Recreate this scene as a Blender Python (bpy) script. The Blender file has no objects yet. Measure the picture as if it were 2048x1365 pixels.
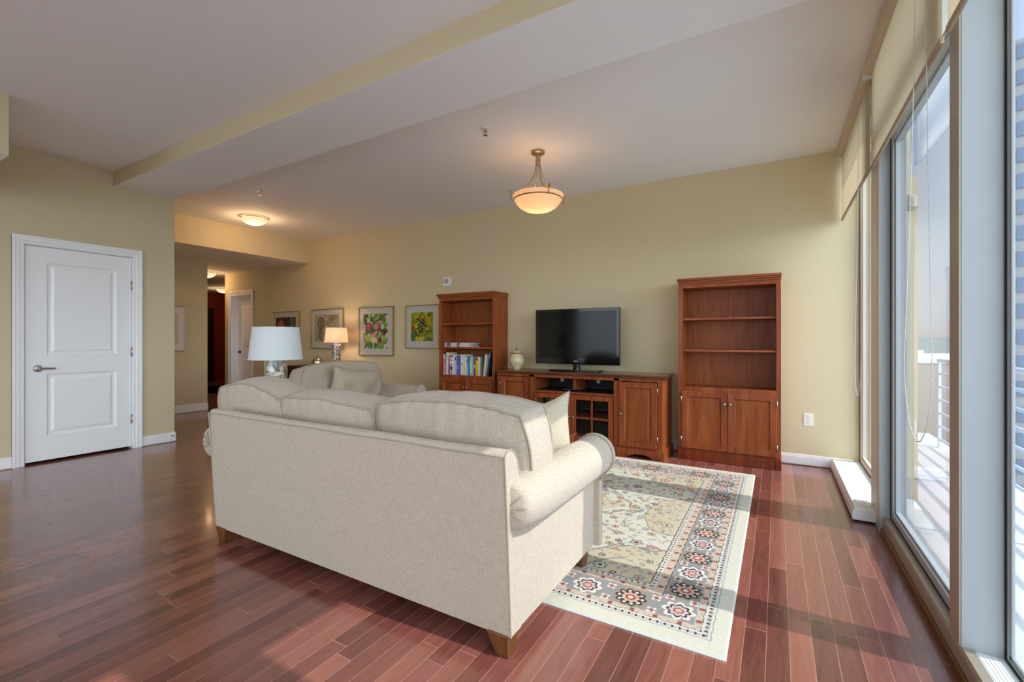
import bpy, bmesh, math, random
import numpy as np
from mathutils import Vector, Matrix, noise
PI = math.pi
random.seed(7)
rng = np.random.RandomState(11)
sc = bpy.context.scene
COL = sc.collection

# ------------------------------------------------------------------ camera
YAW = math.radians(30.2)
cam_d = bpy.data.cameras.new('camera')
cam = bpy.data.objects.new('camera', cam_d)
COL.objects.link(cam)
cam.location = (0, 0, 1.2)
cam.rotation_euler = (math.radians(90), 0, YAW)
cam_d.sensor_width = 36.0
cam_d.lens = 16.0
cam_d.shift_y = -3.0 / 2048.0
cam_d.clip_start = 0.05
cam_d.clip_end = 2000
sc.camera = cam
sc.view_settings.view_transform = 'Standard'
sc.view_settings.look = 'None'
sc.view_settings.gamma = 1.0
sc.view_settings.exposure = 1.3
sc.view_settings.use_curve_mapping = False
sc.cycles.use_denoising = True
sc.cycles.max_bounces = 14
sc.cycles.diffuse_bounces = 8
sc.cycles.glossy_bounces = 5
sc.cycles.transparent_max_bounces = 16
sc.cycles.caustics_reflective = False
sc.cycles.caustics_refractive = False
sc.cycles.sample_clamp_indirect = 8.0

# ------------------------------------------------------------------ sky and sun
SUN_EL = math.radians(45.4)
SUN_DIR = Vector((math.cos(SUN_EL), 0.0, math.sin(SUN_EL)))      # towards the sun
w = bpy.data.worlds.new('world')
sc.world = w
w.use_nodes = True
nt = w.node_tree
nt.nodes.clear()
def N(t, kind, **kw):
    n = t.nodes.new(kind)
    for k, v in kw.items():
        setattr(n, k, v)
    return n
def wire(t, a, b):
    t.links.new(a, b)
def math_node(t, op, a, b=None, c=None, clamp=False):
    n = N(t, 'ShaderNodeMath', operation=op, use_clamp=clamp)
    for i, v in enumerate((a, b, c)):
        if v is None: continue
        if isinstance(v, (int, float)): n.inputs[i].default_value = v
        else: wire(t, v, n.inputs[i])
    return n.outputs[0]
tc = N(nt, 'ShaderNodeTexCoord')
nrm = N(nt, 'ShaderNodeVectorMath', operation='NORMALIZE'); wire(nt, tc.outputs['Generated'], nrm.inputs[0])
dot = N(nt, 'ShaderNodeVectorMath', operation='DOT_PRODUCT'); wire(nt, nrm.outputs[0], dot.inputs[0])
dot.inputs[1].default_value = SUN_DIR
lobe = math_node(nt, 'POWER', math_node(nt, 'MAXIMUM', dot.outputs['Value'], 0.0), 5.0)
sep = N(nt, 'ShaderNodeSeparateXYZ'); wire(nt, nrm.outputs[0], sep.inputs[0])
ramp = N(nt, 'ShaderNodeValToRGB')
wire(nt, math_node(nt, 'MULTIPLY_ADD', sep.outputs['Z'], 0.5, 0.5), ramp.inputs[0])
cr = ramp.color_ramp
cr.elements[0].position = 0.0; cr.elements[0].color = (0.30, 0.31, 0.32, 1)
cr.elements[1].position = 1.0; cr.elements[1].color = (0.35, 0.52, 0.85, 1)
e = cr.elements.new(0.495); e.color = (0.42, 0.46, 0.52, 1)
e = cr.elements.new(0.52); e.color = (0.50, 0.61, 0.75, 1)
e = cr.elements.new(0.70); e.color = (0.50, 0.64, 0.88, 1)
bg1 = N(nt, 'ShaderNodeBackground'); wire(nt, ramp.outputs[0], bg1.inputs[0]); bg1.inputs[1].default_value = 0.60
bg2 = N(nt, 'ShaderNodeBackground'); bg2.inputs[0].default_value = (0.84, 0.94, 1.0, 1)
# unseen sky lobes added to light the room: sunward, window side, behind camera
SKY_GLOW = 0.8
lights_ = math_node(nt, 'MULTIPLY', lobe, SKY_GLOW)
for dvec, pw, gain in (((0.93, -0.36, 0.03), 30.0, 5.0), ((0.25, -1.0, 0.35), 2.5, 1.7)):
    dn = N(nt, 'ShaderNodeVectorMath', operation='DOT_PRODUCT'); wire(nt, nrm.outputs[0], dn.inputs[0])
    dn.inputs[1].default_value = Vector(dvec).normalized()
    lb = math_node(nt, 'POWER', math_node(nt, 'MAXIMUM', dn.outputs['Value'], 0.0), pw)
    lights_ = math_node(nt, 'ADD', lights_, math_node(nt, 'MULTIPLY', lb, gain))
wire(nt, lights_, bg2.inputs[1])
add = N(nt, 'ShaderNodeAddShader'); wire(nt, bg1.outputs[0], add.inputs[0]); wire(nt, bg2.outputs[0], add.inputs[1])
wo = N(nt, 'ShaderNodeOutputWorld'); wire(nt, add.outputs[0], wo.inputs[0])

sd = bpy.data.lights.new('sun', 'SUN')
sd.energy = 1.55
sd.angle = math.radians(0.6)
sd.color = (1.0, 0.98, 0.94)
so = bpy.data.objects.new('sun', sd); COL.objects.link(so)
so.location = (6, 2.5, 7)
so.rotation_euler = SUN_DIR.to_track_quat('Z', 'Y').to_euler()

# ------------------------------------------------------------------ materials
def srgb(r, g, b):
    f = lambda c: (c / 255 / 12.92) if c / 255 <= 0.04045 else ((c / 255 + 0.055) / 1.055) ** 2.4
    return (f(r), f(g), f(b), 1.0)
def newmat(name):
    m = bpy.data.materials.new(name); m.use_nodes = True
    t = m.node_tree; t.nodes.clear()
    out = N(t, 'ShaderNodeOutputMaterial'); b = N(t, 'ShaderNodeBsdfPrincipled')
    wire(t, b.outputs[0], out.inputs[0])
    return m, t, b, out
def plain(name, col, rough=0.5, metal=0.0, var=0.04, scale=6.0, bump=0.0, bscale=200.0, coat=0.0, emit=None, estr=0.0, spec=None, sheen=0.0):
    m, t, b, out = newmat(name)
    co = N(t, 'ShaderNodeTexCoord')
    ns = N(t, 'ShaderNodeTexNoise'); ns.inputs['Scale'].default_value = scale; ns.inputs['Detail'].default_value = 3
    wire(t, co.outputs['Object'], ns.inputs['Vector'])
    mx = N(t, 'ShaderNodeMixRGB', blend_type='MULTIPLY'); mx.inputs[0].default_value = 1.0
    mx.inputs[1].default_value = col
    r2 = N(t, 'ShaderNodeMapRange'); r2.inputs[3].default_value = 1 - var; r2.inputs[4].default_value = 1 + var
    wire(t, ns.outputs['Fac'], r2.inputs[0]); wire(t, r2.outputs[0], mx.inputs[2])
    wire(t, mx.outputs[0], b.inputs['Base Color'])
    b.inputs['Roughness'].default_value = rough; b.inputs['Metallic'].default_value = metal
    b.inputs['Coat Weight'].default_value = coat; b.inputs['Coat Roughness'].default_value = 0.12
    if spec is not None: b.inputs['Specular IOR Level'].default_value = spec
    if sheen: b.inputs['Sheen Weight'].default_value = sheen
    if emit: b.inputs['Emission Color'].default_value = emit; b.inputs['Emission Strength'].default_value = estr
    if bump:
        n2 = N(t, 'ShaderNodeTexNoise'); n2.inputs['Scale'].default_value = bscale; n2.inputs['Detail'].default_value = 2
        wire(t, co.outputs['Object'], n2.inputs['Vector'])
        bp = N(t, 'ShaderNodeBump'); bp.inputs['Strength'].default_value = bump; bp.inputs['Distance'].default_value = 0.002
        wire(t, n2.outputs['Fac'], bp.inputs['Height']); wire(t, bp.outputs[0], b.inputs['Normal'])
    return m
def wood(name, c1, c2, rough=0.42, axis=2, coat=0.12):
    m, t, b, out = newmat(name)
    co = N(t, 'ShaderNodeTexCoord'); mp = N(t, 'ShaderNodeMapping')
    s = [9.0, 9.0, 9.0]; s[axis] = 0.9
    mp.inputs['Scale'].default_value = s
    wire(t, co.outputs['Object'], mp.inputs['Vector'])
    n1 = N(t, 'ShaderNodeTexNoise'); n1.inputs['Scale'].default_value = 1.6; n1.inputs['Detail'].default_value = 6; n1.inputs['Distortion'].default_value = 1.2
    wire(t, mp.outputs[0], n1.inputs['Vector'])
    n2 = N(t, 'ShaderNodeTexNoise'); n2.inputs['Scale'].default_value = 14; n2.inputs['Detail'].default_value = 3
    wire(t, mp.outputs[0], n2.inputs['Vector'])
    a = math_node(t, 'ADD', math_node(t, 'MULTIPLY', n1.outputs['Fac'], 0.75), math_node(t, 'MULTIPLY', n2.outputs['Fac'], 0.25))
    r = N(t, 'ShaderNodeValToRGB'); wire(t, a, r.inputs[0])
    r.color_ramp.elements[0].position = 0.34; r.color_ramp.elements[0].color = c1
    r.color_ramp.elements[1].position = 0.66; r.color_ramp.elements[1].color = c2
    wire(t, r.outputs[0], b.inputs['Base Color']); b.inputs['Specular IOR Level'].default_value = 0.3
    b.inputs['Roughness'].default_value = rough; b.inputs['Coat Weight'].default_value = coat; b.inputs['Coat Roughness'].default_value = 0.15
    return m
def fabric(name, col, k=1.0, bump=0.5):
    m, t, b, out = newmat(name)
    co = N(t, 'ShaderNodeTexCoord')
    hs = []
    for sx in ((420, 420, 36), (36, 36, 420)):
        mp = N(t, 'ShaderNodeMapping'); mp.inputs['Scale'].default_value = [v * k for v in sx]
        wire(t, co.outputs['Object'], mp.inputs['Vector'])
        n = N(t, 'ShaderNodeTexNoise'); n.inputs['Scale'].default_value = 1.0; n.inputs['Detail'].default_value = 1
        wire(t, mp.outputs[0], n.inputs['Vector']); hs.append(n.outputs['Fac'])
    h = math_node(t, 'ADD', hs[0], hs[1])
    r = N(t, 'ShaderNodeMapRange'); r.inputs[1].default_value = 0.6; r.inputs[2].default_value = 1.4
    r.inputs[3].default_value = 0.76; r.inputs[4].default_value = 1.13
    wire(t, h, r.inputs[0])
    mx = N(t, 'ShaderNodeMixRGB', blend_type='MULTIPLY'); mx.inputs[0].default_value = 1; mx.inputs[1].default_value = col
    wire(t, r.outputs[0], mx.inputs[2]); wire(t, mx.outputs[0], b.inputs['Base Color'])
    bp = N(t, 'ShaderNodeBump'); bp.inputs['Strength'].default_value = bump; bp.inputs['Distance'].default_value = 0.0015
    wire(t, h, bp.inputs['Height']); wire(t, bp.outputs[0], b.inputs['Normal'])
    b.inputs['Roughness'].default_value = 0.95; b.inputs['Specular IOR Level'].default_value = 0.15
    b.inputs['Sheen Weight'].default_value = 0.2; b.inputs['Sheen Roughness'].default_value = 0.5
    return m
def glass_pane(name, tint=(0.93, 0.95, 0.95, 1), refl=1.0):
    m = bpy.data.materials.new(name); m.use_nodes = True; t = m.node_tree; t.nodes.clear()
    out = N(t, 'ShaderNodeOutputMaterial'); mix = N(t, 'ShaderNodeMixShader')
    tr = N(t, 'ShaderNodeBsdfTransparent'); tr.inputs[0].default_value = tint
    gl = N(t, 'ShaderNodeBsdfGlossy'); gl.inputs['Roughness'].default_value = 0.0; gl.inputs[0].default_value = (0.95, 0.97, 1, 1)
    ge = N(t, 'ShaderNodeNewGeometry'); dt = N(t, 'ShaderNodeVectorMath', operation='DOT_PRODUCT')
    wire(t, ge.outputs['Normal'], dt.inputs[0]); wire(t, ge.outputs['Incoming'], dt.inputs[1])
    gr = math_node(t, 'POWER', math_node(t, 'SUBTRACT', 1.0, math_node(t, 'ABSOLUTE', dt.outputs['Value'])), 5.0)
    wire(t, math_node(t, 'MULTIPLY', math_node(t, 'MULTIPLY_ADD', gr, 0.96, 0.04), refl, clamp=True), mix.inputs[0])
    wire(t, tr.outputs[0], mix.inputs[1]); wire(t, gl.outputs[0], mix.inputs[2]); wire(t, mix.outputs[0], out.inputs[0])
    return m
def cloth_translucent(name, col, tfac=0.4, tcol=None):
    m = bpy.data.materials.new(name); m.use_nodes = True; t = m.node_tree; t.nodes.clear()
    out = N(t, 'ShaderNodeOutputMaterial'); mix = N(t, 'ShaderNodeMixShader'); mix.inputs[0].default_value = tfac
    co = N(t, 'ShaderNodeTexCoord'); ns = N(t, 'ShaderNodeTexNoise'); ns.inputs['Scale'].default_value = 300
    wire(t, co.outputs['Object'], ns.inputs['Vector'])
    bp = N(t, 'ShaderNodeBump'); bp.inputs['Strength'].default_value = 0.15; bp.inputs['Distance'].default_value = 0.001
    wire(t, ns.outputs['Fac'], bp.inputs['Height'])
    d = N(t, 'ShaderNodeBsdfDiffuse'); d.inputs[0].default_value = col; wire(t, bp.outputs[0], d.inputs['Normal'])
    tl = N(t, 'ShaderNodeBsdfTranslucent'); tl.inputs[0].default_value = tcol or col
    wire(t, d.outputs[0], mix.inputs[1]); wire(t, tl.outputs[0], mix.inputs[2]); wire(t, mix.outputs[0], out.inputs[0])
    return m
def vcol_mat(name, rough=0.9, bump=0.0, bscale=400, spec=0.2, coat=0.0):
    m, t, b, out = newmat(name)
    a = N(t, 'ShaderNodeVertexColor'); a.layer_name = 'Col'
    wire(t, a.outputs['Color'], b.inputs['Base Color']); b.inputs['Roughness'].default_value = rough
    b.inputs['Specular IOR Level'].default_value = spec
    b.inputs['Coat Weight'].default_value = coat; b.inputs['Coat Roughness'].default_value = 0.03
    if bump:
        co = N(t, 'ShaderNodeTexCoord'); ns = N(t, 'ShaderNodeTexNoise'); ns.inputs['Scale'].default_value = bscale
        wire(t, co.outputs['Object'], ns.inputs['Vector'])
        bp = N(t, 'ShaderNodeBump'); bp.inputs['Strength'].default_value = bump; bp.inputs['Distance'].default_value = 0.003
        wire(t, ns.outputs['Fac'], bp.inputs['Height']); wire(t, bp.outputs[0], b.inputs['Normal'])
    return m

M = {}
M['wall'] = plain('tan_wall_paint', srgb(212, 198, 160), 0.75, var=0.015, scale=1.5, bump=0.06, bscale=260)
M['ceiling'] = plain('white_ceiling_paint', srgb(246, 246, 246), 0.85, var=0.01, scale=1.0, bump=0.05, bscale=220)
M['trim'] = plain('white_trim_paint', srgb(246, 246, 246), 0.35, var=0.01)
M['door'] = plain('white_door_paint', srgb(246, 247, 246), 0.4, var=0.01)
M['red_wall'] = plain('deep_red_paint', srgb(120, 30, 16), 0.7)
M['dark_door'] = wood('dark_hall_door_wood', srgb(30, 14, 10), srgb(46, 22, 15))
M['cherry'] = wood('cherry_wood', srgb(120, 50, 20), srgb(166, 88, 44))
M['cherry_dark'] = wood('cherry_wood_darker', srgb(98, 34, 12), srgb(142, 64, 26))  # darker cherry tone for the bookcase plinths
M['cherry_h'] = wood('cherry_wood_horizontal', srgb(120, 50, 20), srgb(166, 88, 44), axis=0)
M['cherry_top'] = wood('console_top_wood', srgb(86, 46, 28), srgb(128, 76, 46), axis=0, rough=0.2)
M['panel'] = wood('cherry_panel_wood', srgb(122, 58, 22), srgb(162, 90, 44), rough=0.45, coat=0.0)
M['console_in'] = plain('black_console_lining', srgb(18, 14, 14), 0.6)
M['foot_wood'] = wood('walnut_foot_wood', srgb(86, 52, 24), srgb(128, 84, 44))
M['dark_wood'] = wood('dark_table_wood', srgb(34, 12, 8), srgb(62, 24, 14), axis=0)
M['sofa'] = fabric('cream_woven_fabric', srgb(193, 179, 160))
M['pillow'] = fabric('cream_pillow_fabric', srgb(194, 181, 156), 1.4, 0.35)
M['piping'] = fabric('cream_piping_fabric', srgb(172, 158, 136), 1.3, 0.3)
M['nickel'] = plain('brushed_nickel', srgb(170, 165, 158), 0.32, 1.0, var=0.05)
M['dark_nickel'] = plain('dark_nickel', srgb(60, 58, 56), 0.4, 0.8)
M['satin'] = plain('satin_brass_nickel', srgb(176, 156, 122), 0.35, 0.8)
M['gold'] = plain('gold_frame_metal', srgb(190, 160, 84), 0.3, 0.9)
M['black_plastic'] = plain('glossy_black_plastic', srgb(6, 6, 7), 0.07, coat=0.0, spec=0.45)
M['screen'] = plain('dark_screen_glass', srgb(3, 5, 6), 0.10, var=0.0, spec=0.28)
M['white_plastic'] = plain('white_plastic', srgb(232, 230, 224), 0.4)
M['black'] = plain('black_gasket', srgb(14, 14, 16), 0.6)
M['frame_cream'] = plain('cream_window_frame_paint', srgb(214, 204, 190), 0.4, var=0.02)
M['frame_grey'] = plain('pale_grey_metal', srgb(164, 170, 172), 0.42, 0.0, var=0.02)
M['bronze'] = plain('champagne_bronze_metal', srgb(166, 154, 138), 0.4, 0.3, var=0.04)
M['brass_sill'] = plain('brown_brass_strip', srgb(128, 92, 44), 0.4, 0.5)
M['sill'] = plain('white_stone_sill', srgb(234, 238, 236), 0.4, var=0.02)
M['blind'] = cloth_translucent('tan_roller_fabric', srgb(230, 220, 200), 0.55)
M['tube'] = plain('tan_roller_tube', srgb(206, 190, 162), 0.5)
M['hem'] = plain('taupe_hem_bar', srgb(168, 146, 120), 0.5)
M['chain'] = plain('white_bead_plastic', srgb(228, 224, 214), 0.35)
M['shade_white'] = cloth_translucent('white_linen_shade', srgb(236, 240, 240), 0.35)
M['shade_lit'] = cloth_translucent('lit_cream_shade', srgb(240, 222, 206), 0.5)
M['mat_board'] = plain('white_mat_board', srgb(228, 222, 212), 0.9, var=0.01)
M['concrete'] = plain('pale_concrete', srgb(212, 212, 210), 0.85, var=0.1, scale=3)
M['rail'] = plain('white_rail_paint', srgb(206, 220, 234), 0.4)
M['ceramic'] = plain('celadon_crackle_ceramic', srgb(206, 198, 156), 0.3, coat=0.4, var=0.1, scale=20)
M['ceramic_brown'] = plain('brown_ceramic_rim', srgb(150, 112, 76), 0.5)
M['silver'] = plain('tarnished_silver', srgb(176, 170, 150), 0.25, 0.9, var=0.15, scale=40)
M['glass'] = glass_pane('window_glass', (0.92, 0.95, 0.97, 1), 1.6)
M['glass_thin'] = glass_pane('clear_cabinet_glass', (0.88, 0.9, 0.9, 1), 1.3)
M['glass_lamp'] = glass_pane('clear_lamp_glass', (0.95, 0.96, 0.96, 1), 1.2)

# floor: cherry planks running along Y, laid by procedural cells
def floor_mat():
    m, t, b, out = newmat('cherry_plank_floor')
    co = N(t, 'ShaderNodeTexCoord'); sp = N(t, 'ShaderNodeSeparateXYZ'); wire(t, co.outputs['Object'], sp.inputs[0])
    W_, L_ = 0.0787, 1.7
    u = math_node(t, 'DIVIDE', math_node(t, 'ADD', sp.outputs['X'], 100 * W_ + 0.036), W_)
    row = math_node(t, 'FLOOR', u); fu = math_node(t, 'FRACT', u)
    wn = N(t, 'ShaderNodeTexWhiteNoise', noise_dimensions='1D'); wire(t, row, wn.inputs['W'])
    v = math_node(t, 'ADD', math_node(t, 'DIVIDE', sp.outputs['Y'], L_), math_node(t, 'MULTIPLY', wn.outputs['Value'], 37.0))
    cell = math_node(t, 'FLOOR', v); fv = math_node(t, 'FRACT', v)
    cb = N(t, 'ShaderNodeCombineXYZ'); wire(t, row, cb.inputs[0]); wire(t, cell, cb.inputs[1])
    # each cell may be cut in two at a random place
    wn2 = N(t, 'ShaderNodeTexWhiteNoise', noise_dimensions='2D'); wire(t, cb.outputs[0], wn2.inputs['Vector'])
    cut = math_node(t, 'MULTIPLY_ADD', wn2.outputs['Value'], 0.6, 0.2)
    side = math_node(t, 'GREATER_THAN', fv, cut)
    cb2 = N(t, 'ShaderNodeCombineXYZ'); wire(t, row, cb2.inputs[0]); wire(t, cell, cb2.inputs[1]); wire(t, side, cb2.inputs[2])
    wn3 = N(t, 'ShaderNodeTexWhiteNoise', noise_dimensions='3D'); wire(t, cb2.outputs[0], wn3.inputs['Vector'])
    # gaps
    eu = 0.011
    g1 = math_node(t, 'LESS_THAN', math_node(t, 'MINIMUM', fu, math_node(t, 'SUBTRACT', 1.0, fu)), eu)
    ev = 0.0007
    g2 = math_node(t, 'LESS_THAN', math_node(t, 'ABSOLUTE', math_node(t, 'SUBTRACT', fv, cut)), ev)
    g3 = math_node(t, 'LESS_THAN', fv, ev * 1.6)
    gap = math_node(t, 'MAXIMUM', g1, math_node(t, 'MAXIMUM', g2, g3))
    # grain
    mp = N(t, 'ShaderNodeMapping'); mp.inputs['Scale'].default_value = (16, 1.6, 1)
    off = N(t, 'ShaderNodeVectorMath', operation='ADD'); wire(t, co.outputs['Object'], off.inputs[0])
    o2 = N(t, 'ShaderNodeVectorMath', operation='SCALE'); wire(t, wn3.outputs['Color'], o2.inputs[0]); o2.inputs['Scale'].default_value = 11.0
    wire(t, o2.outputs[0], off.inputs[1]); wire(t, off.outputs[0], mp.inputs['Vector'])
    n1 = N(t, 'ShaderNodeTexNoise'); n1.inputs['Scale'].default_value = 2.2; n1.inputs['Detail'].default_value = 6; n1.inputs['Distortion'].default_value = 1.5
    wire(t, mp.outputs[0], n1.inputs['Vector'])
    r = N(t, 'ShaderNodeValToRGB')
    wire(t, math_node(t, 'ADD', math_node(t, 'MULTIPLY', n1.outputs['Fac'], 0.5), math_node(t, 'MULTIPLY', wn3.outputs['Value'], 0.42)), r.inputs[0])
    el = r.color_ramp.elements
    el[0].position = 0.15; el[0].color = srgb(88, 48, 42)
    el[1].position = 0.80; el[1].color = srgb(156, 98, 82)
    e = el.new(0.45); e.color = srgb(124, 72, 62)
    mx = N(t, 'ShaderNodeMixRGB'); wire(t, gap, mx.inputs[0]); wire(t, r.outputs[0], mx.inputs[1]); mx.inputs[2].default_value = srgb(176, 132, 118)
    wire(t, mx.outputs[0], b.inputs['Base Color'])
    rr = N(t, 'ShaderNodeMapRange'); wire(t, n1.outputs['Fac'], rr.inputs[0]); rr.inputs[3].default_value = 0.16; rr.inputs[4].default_value = 0.26
    wire(t, math_node(t, 'MULTIPLY_ADD', gap, 0.5, rr.outputs[0]), b.inputs['Roughness'])
    b.inputs['Specular IOR Level'].default_value = 0.75; wire(t, math_node(t, 'MULTIPLY', math_node(t, 'SUBTRACT', 1.0, gap), 0.35), b.inputs['Coat Weight']); b.inputs['Coat Roughness'].default_value = 0.10
    bp = N(t, 'ShaderNodeBump'); bp.inputs['Strength'].default_value = 0.25; bp.inputs['Distance'].default_value = 0.0015; bp.invert = True
    wire(t, gap, bp.inputs['Height']); wire(t, bp.outputs[0], b.inputs['Normal'])
    return m
M['floor'] = floor_mat()

# ------------------------------------------------------------------ mesh helpers
def box(bm, x0, x1, y0, y1, z0, z1, mi=0):
    vs = [bm.verts.new(c) for c in ((x0, y0, z0), (x1, y0, z0), (x1, y1, z0), (x0, y1, z0), (x0, y0, z1), (x1, y0, z1), (x1, y1, z1), (x0, y1, z1))]
    fs = []
    for f in ((0, 3, 2, 1), (4, 5, 6, 7), (0, 1, 5, 4), (1, 2, 6, 5), (2, 3, 7, 6), (3, 0, 4, 7)):
        q = bm.faces.new([vs[i] for i in f]); q.material_index = mi; fs.append(q)
    return fs
def tube(bm, pts, r, n=8, closed=False, caps=True):
    pts = [Vector(p) for p in pts]; rings = []
    rad = r if callable(r) else (lambda i: r)
    m = len(pts); up = None
    for i, p in enumerate(pts):
        a = pts[(i - 1) % m] if (closed or i > 0) else pts[i]
        b = pts[(i + 1) % m] if (closed or i < m - 1) else pts[i]
        d = (b - a); d = d.normalized() if d.length > 1e-9 else Vector((0, 0, 1))
        if up is None:
            up = Vector((0, 0, 1)) if abs(d.z) < 0.9 else Vector((1, 0, 0))
        s = d.cross(up)
        if s.length < 1e-6: s = d.orthogonal()
        s.normalize(); up = s.cross(d).normalized()
        rings.append([bm.verts.new(p + (s * math.cos(2 * PI * k / n) + up * math.sin(2 * PI * k / n)) * rad(i)) for k in range(n)])
    R = m if closed else m - 1
    for i in range(R):
        A, B = rings[i], rings[(i + 1) % m]
        for k in range(n):
            f = bm.faces.new((A[k], B[k], B[(k + 1) % n], A[(k + 1) % n])); f.smooth = True
    if caps and not closed:
        bm.faces.new(rings[0]); bm.faces.new(list(reversed(rings[-1])))
def lathe(bm, prof, n=32, c=(0, 0, 0), caps=True, smooth=True, mi=0):
    rings = []
    for r, z in prof:
        rings.append([bm.verts.new((c[0] + r * math.cos(2 * PI * k / n), c[1] + r * math.sin(2 * PI * k / n), c[2] + z)) for k in range(n)])
    for i in range(len(rings) - 1):
        A, B = rings[i], rings[i + 1]
        for k in range(n):
            f = bm.faces.new((A[k], A[(k + 1) % n], B[(k + 1) % n], B[k])); f.smooth = smooth; f.material_index = mi
    if caps:
        f = bm.faces.new(list(reversed(rings[0]))); f.material_index = mi
        f = bm.faces.new(rings[-1]); f.material_index = mi
def prism(bm, poly, a0, a1, axis='x', mi=0):
    """extrude a closed 2-D outline along an axis; poly coordinates are the other two axes in order"""
    def P(a, p):
        return {'x': (a, p[0], p[1]), 'y': (p[0], a, p[1]), 'z': (p[0], p[1], a)}[axis]
    A = [bm.verts.new(P(a0, p)) for p in poly]; B = [bm.verts.new(P(a1, p)) for p in poly]
    n = len(poly)
    for k in range(n):
        f = bm.faces.new((A[k], A[(k + 1) % n], B[(k + 1) % n], B[k])); f.material_index = mi
    f = bm.faces.new(list(reversed(A))); f.material_index = mi
    f = bm.faces.new(B); f.material_index = mi
def sphere(bm, c, r, sub=1, scale=(1, 1, 1)):
    g = bmesh.ops.create_icosphere(bm, subdivisions=sub, radius=r)
    for v in g['verts']:
        v.co = Vector((v.co.x * scale[0], v.co.y * scale[1], v.co.z * scale[2])) + Vector(c)
    for v in g['verts']:
        for f in v.link_faces: f.smooth = True
def rounded_rect(w, h, r, n=5):
    pts = []
    for cx, cy, a0 in ((w / 2 - r, h / 2 - r, 0), (-w / 2 + r, h / 2 - r, PI / 2), (-w / 2 + r, -h / 2 + r, PI), (w / 2 - r, -h / 2 + r, 1.5 * PI)):
        for k in range(n + 1):
            a = a0 + PI / 2 * k / n
            pts.append((cx + r * math.cos(a), cy + r * math.sin(a)))
    return pts

def finish(bm, sharp=35, smooth=None):
    bmesh.ops.recalc_face_normals(bm, faces=bm.faces)
    if smooth is True:
        for f in bm.faces: f.smooth = True
    th = math.radians(sharp)
    for e in bm.edges:
        if len(e.link_faces) == 2 and e.calc_face_angle(0) > th: e.smooth = False
def obj(name, bm, mats, parent=None, label=None, bevel=0.0, smooth=None, sharp=35, seg=2, recalc=True):
    if recalc: finish(bm, sharp, smooth)
    me = bpy.data.meshes.new(name); bm.to_mesh(me); bm.free()
    if not isinstance(mats, (list, tuple)): mats = [mats]
    for m in mats: me.materials.append(m)
    o = bpy.data.objects.new(name, me); COL.objects.link(o)
    if parent is not None: o.parent = parent
    if label: o['label'] = label
    if bevel:
        md = o.modifiers.new('bevel', 'BEVEL'); md.width = bevel; md.segments = seg; md.limit_method = 'ANGLE'; md.angle_limit = math.radians(40)
        md.harden_normals = False
    return o
def tag(o, label, cat, group=None):
    o['label'] = label; o['category'] = cat
    if group: o['group'] = group
    return o
def thing(name, label, cat, loc=(0, 0, 0), rotz=0.0, group=None):
    o = bpy.data.objects.new(name, None); COL.objects.link(o); o.empty_display_size = 0.1
    o.location = loc; o.rotation_euler = (0, 0, rotz)
    return tag(o, label, cat, group)
def struct(name, bm, mats, parent=None, **kw):
    o = obj(name, bm, mats, parent, **kw)
    if parent is None: o['kind'] = 'structure'
    return o
def B():
    return bmesh.new()
def boxes(lst):
    bm = B()
    for b in lst: box(bm, *b)
    return bm

# ------------------------------------------------------------------ room shell
WY = 5.15      # television wall
XL = -6.15     # wall with the white door
XR = 0.57      # window line
struct('floor', boxes([(-14.6, 0.56, -4.2, 9.2, -0.12, 0.0)]), M['floor'])
# television wall with door opening
dx0, dx1, dz = -9.63, -8.92, 2.09
struct('wall_back', boxes([(dx1, 1.0, WY, WY + 0.2, 0, 3.1), (-9.866, dx0, WY, WY + 0.2, 0, 2.6), (dx0, dx1, WY, WY + 0.2, dz, 2.6)]), M['wall'])
# left wall with white door
dy0, dy1, dzt = 1.395, 2.24, 2.108
struct('wall_left', boxes([(XL - 0.12, XL, -4.2, dy0, 0, 3.1), (XL - 0.12, XL, dy1, 2.64, 0, 3.1), (XL - 0.12, XL, dy0, dy1, dzt, 3.1),
                           (-8.37, XL - 0.12, 2.52, 2.64, 0, 3.1)]), M['wall'])
struct('wall_hall_left', boxes([(-8.49, -8.37, 2.64, 4.085, 0, 2.56), (-14.5, -8.49, 3.965, 4.085, 0, 2.56)]), M['wall'])
struct('wall_hall_far', boxes([(-14.12, -14.0, 4.085, 9.2, 0, 2.56)]), M['red_wall'])
struct('wall_hall_right', boxes([(-9.966, -9.866, WY + 0.2, 9.2, 0, 2.56)]), M['wall'])
struct('wall_hall_end', boxes([(-14.0, -9.966, 9.0, 9.1, 0, 2.56)]), M['red_wall'])
struct('wall_rear', boxes([(XL - 0.12, 0.8, -4.2, -4.1, 0, 0.5), (XL - 0.12, 0.8, -4.2, -4.1, 2.6, 3.1), (XL - 0.12, -5.6, -4.2, -4.1, 0.5, 2.6),
                           (-3.3, -3.1, -4.2, -4.1, 0.5, 2.6), (-0.2, 0.8, -4.2, -4.1, 0.5, 2.6)]), M['wall'])
# ceilings
bm = B()
box(bm, -6.3, 0.9, -4.2, 2.10, 3.0, 3.1)
box(bm, -7.18, 0.9, 2.60, 5.3, 2.95, 3.1)
struct('ceiling', bm, M['ceiling'])
# lowered hall ceiling with tan fascia
bm = B()
for f in box(bm, -14.2, -7.18, 2.6, 9.2, 2.55, 3.06):
    f.material_index = 0
bm.normal_update()
for f in bm.faces:
    if abs(f.normal.z) < 0.5: f.material_index = 1
struct('ceiling_hall', bm, [M['ceiling'], M['wall']])
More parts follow.
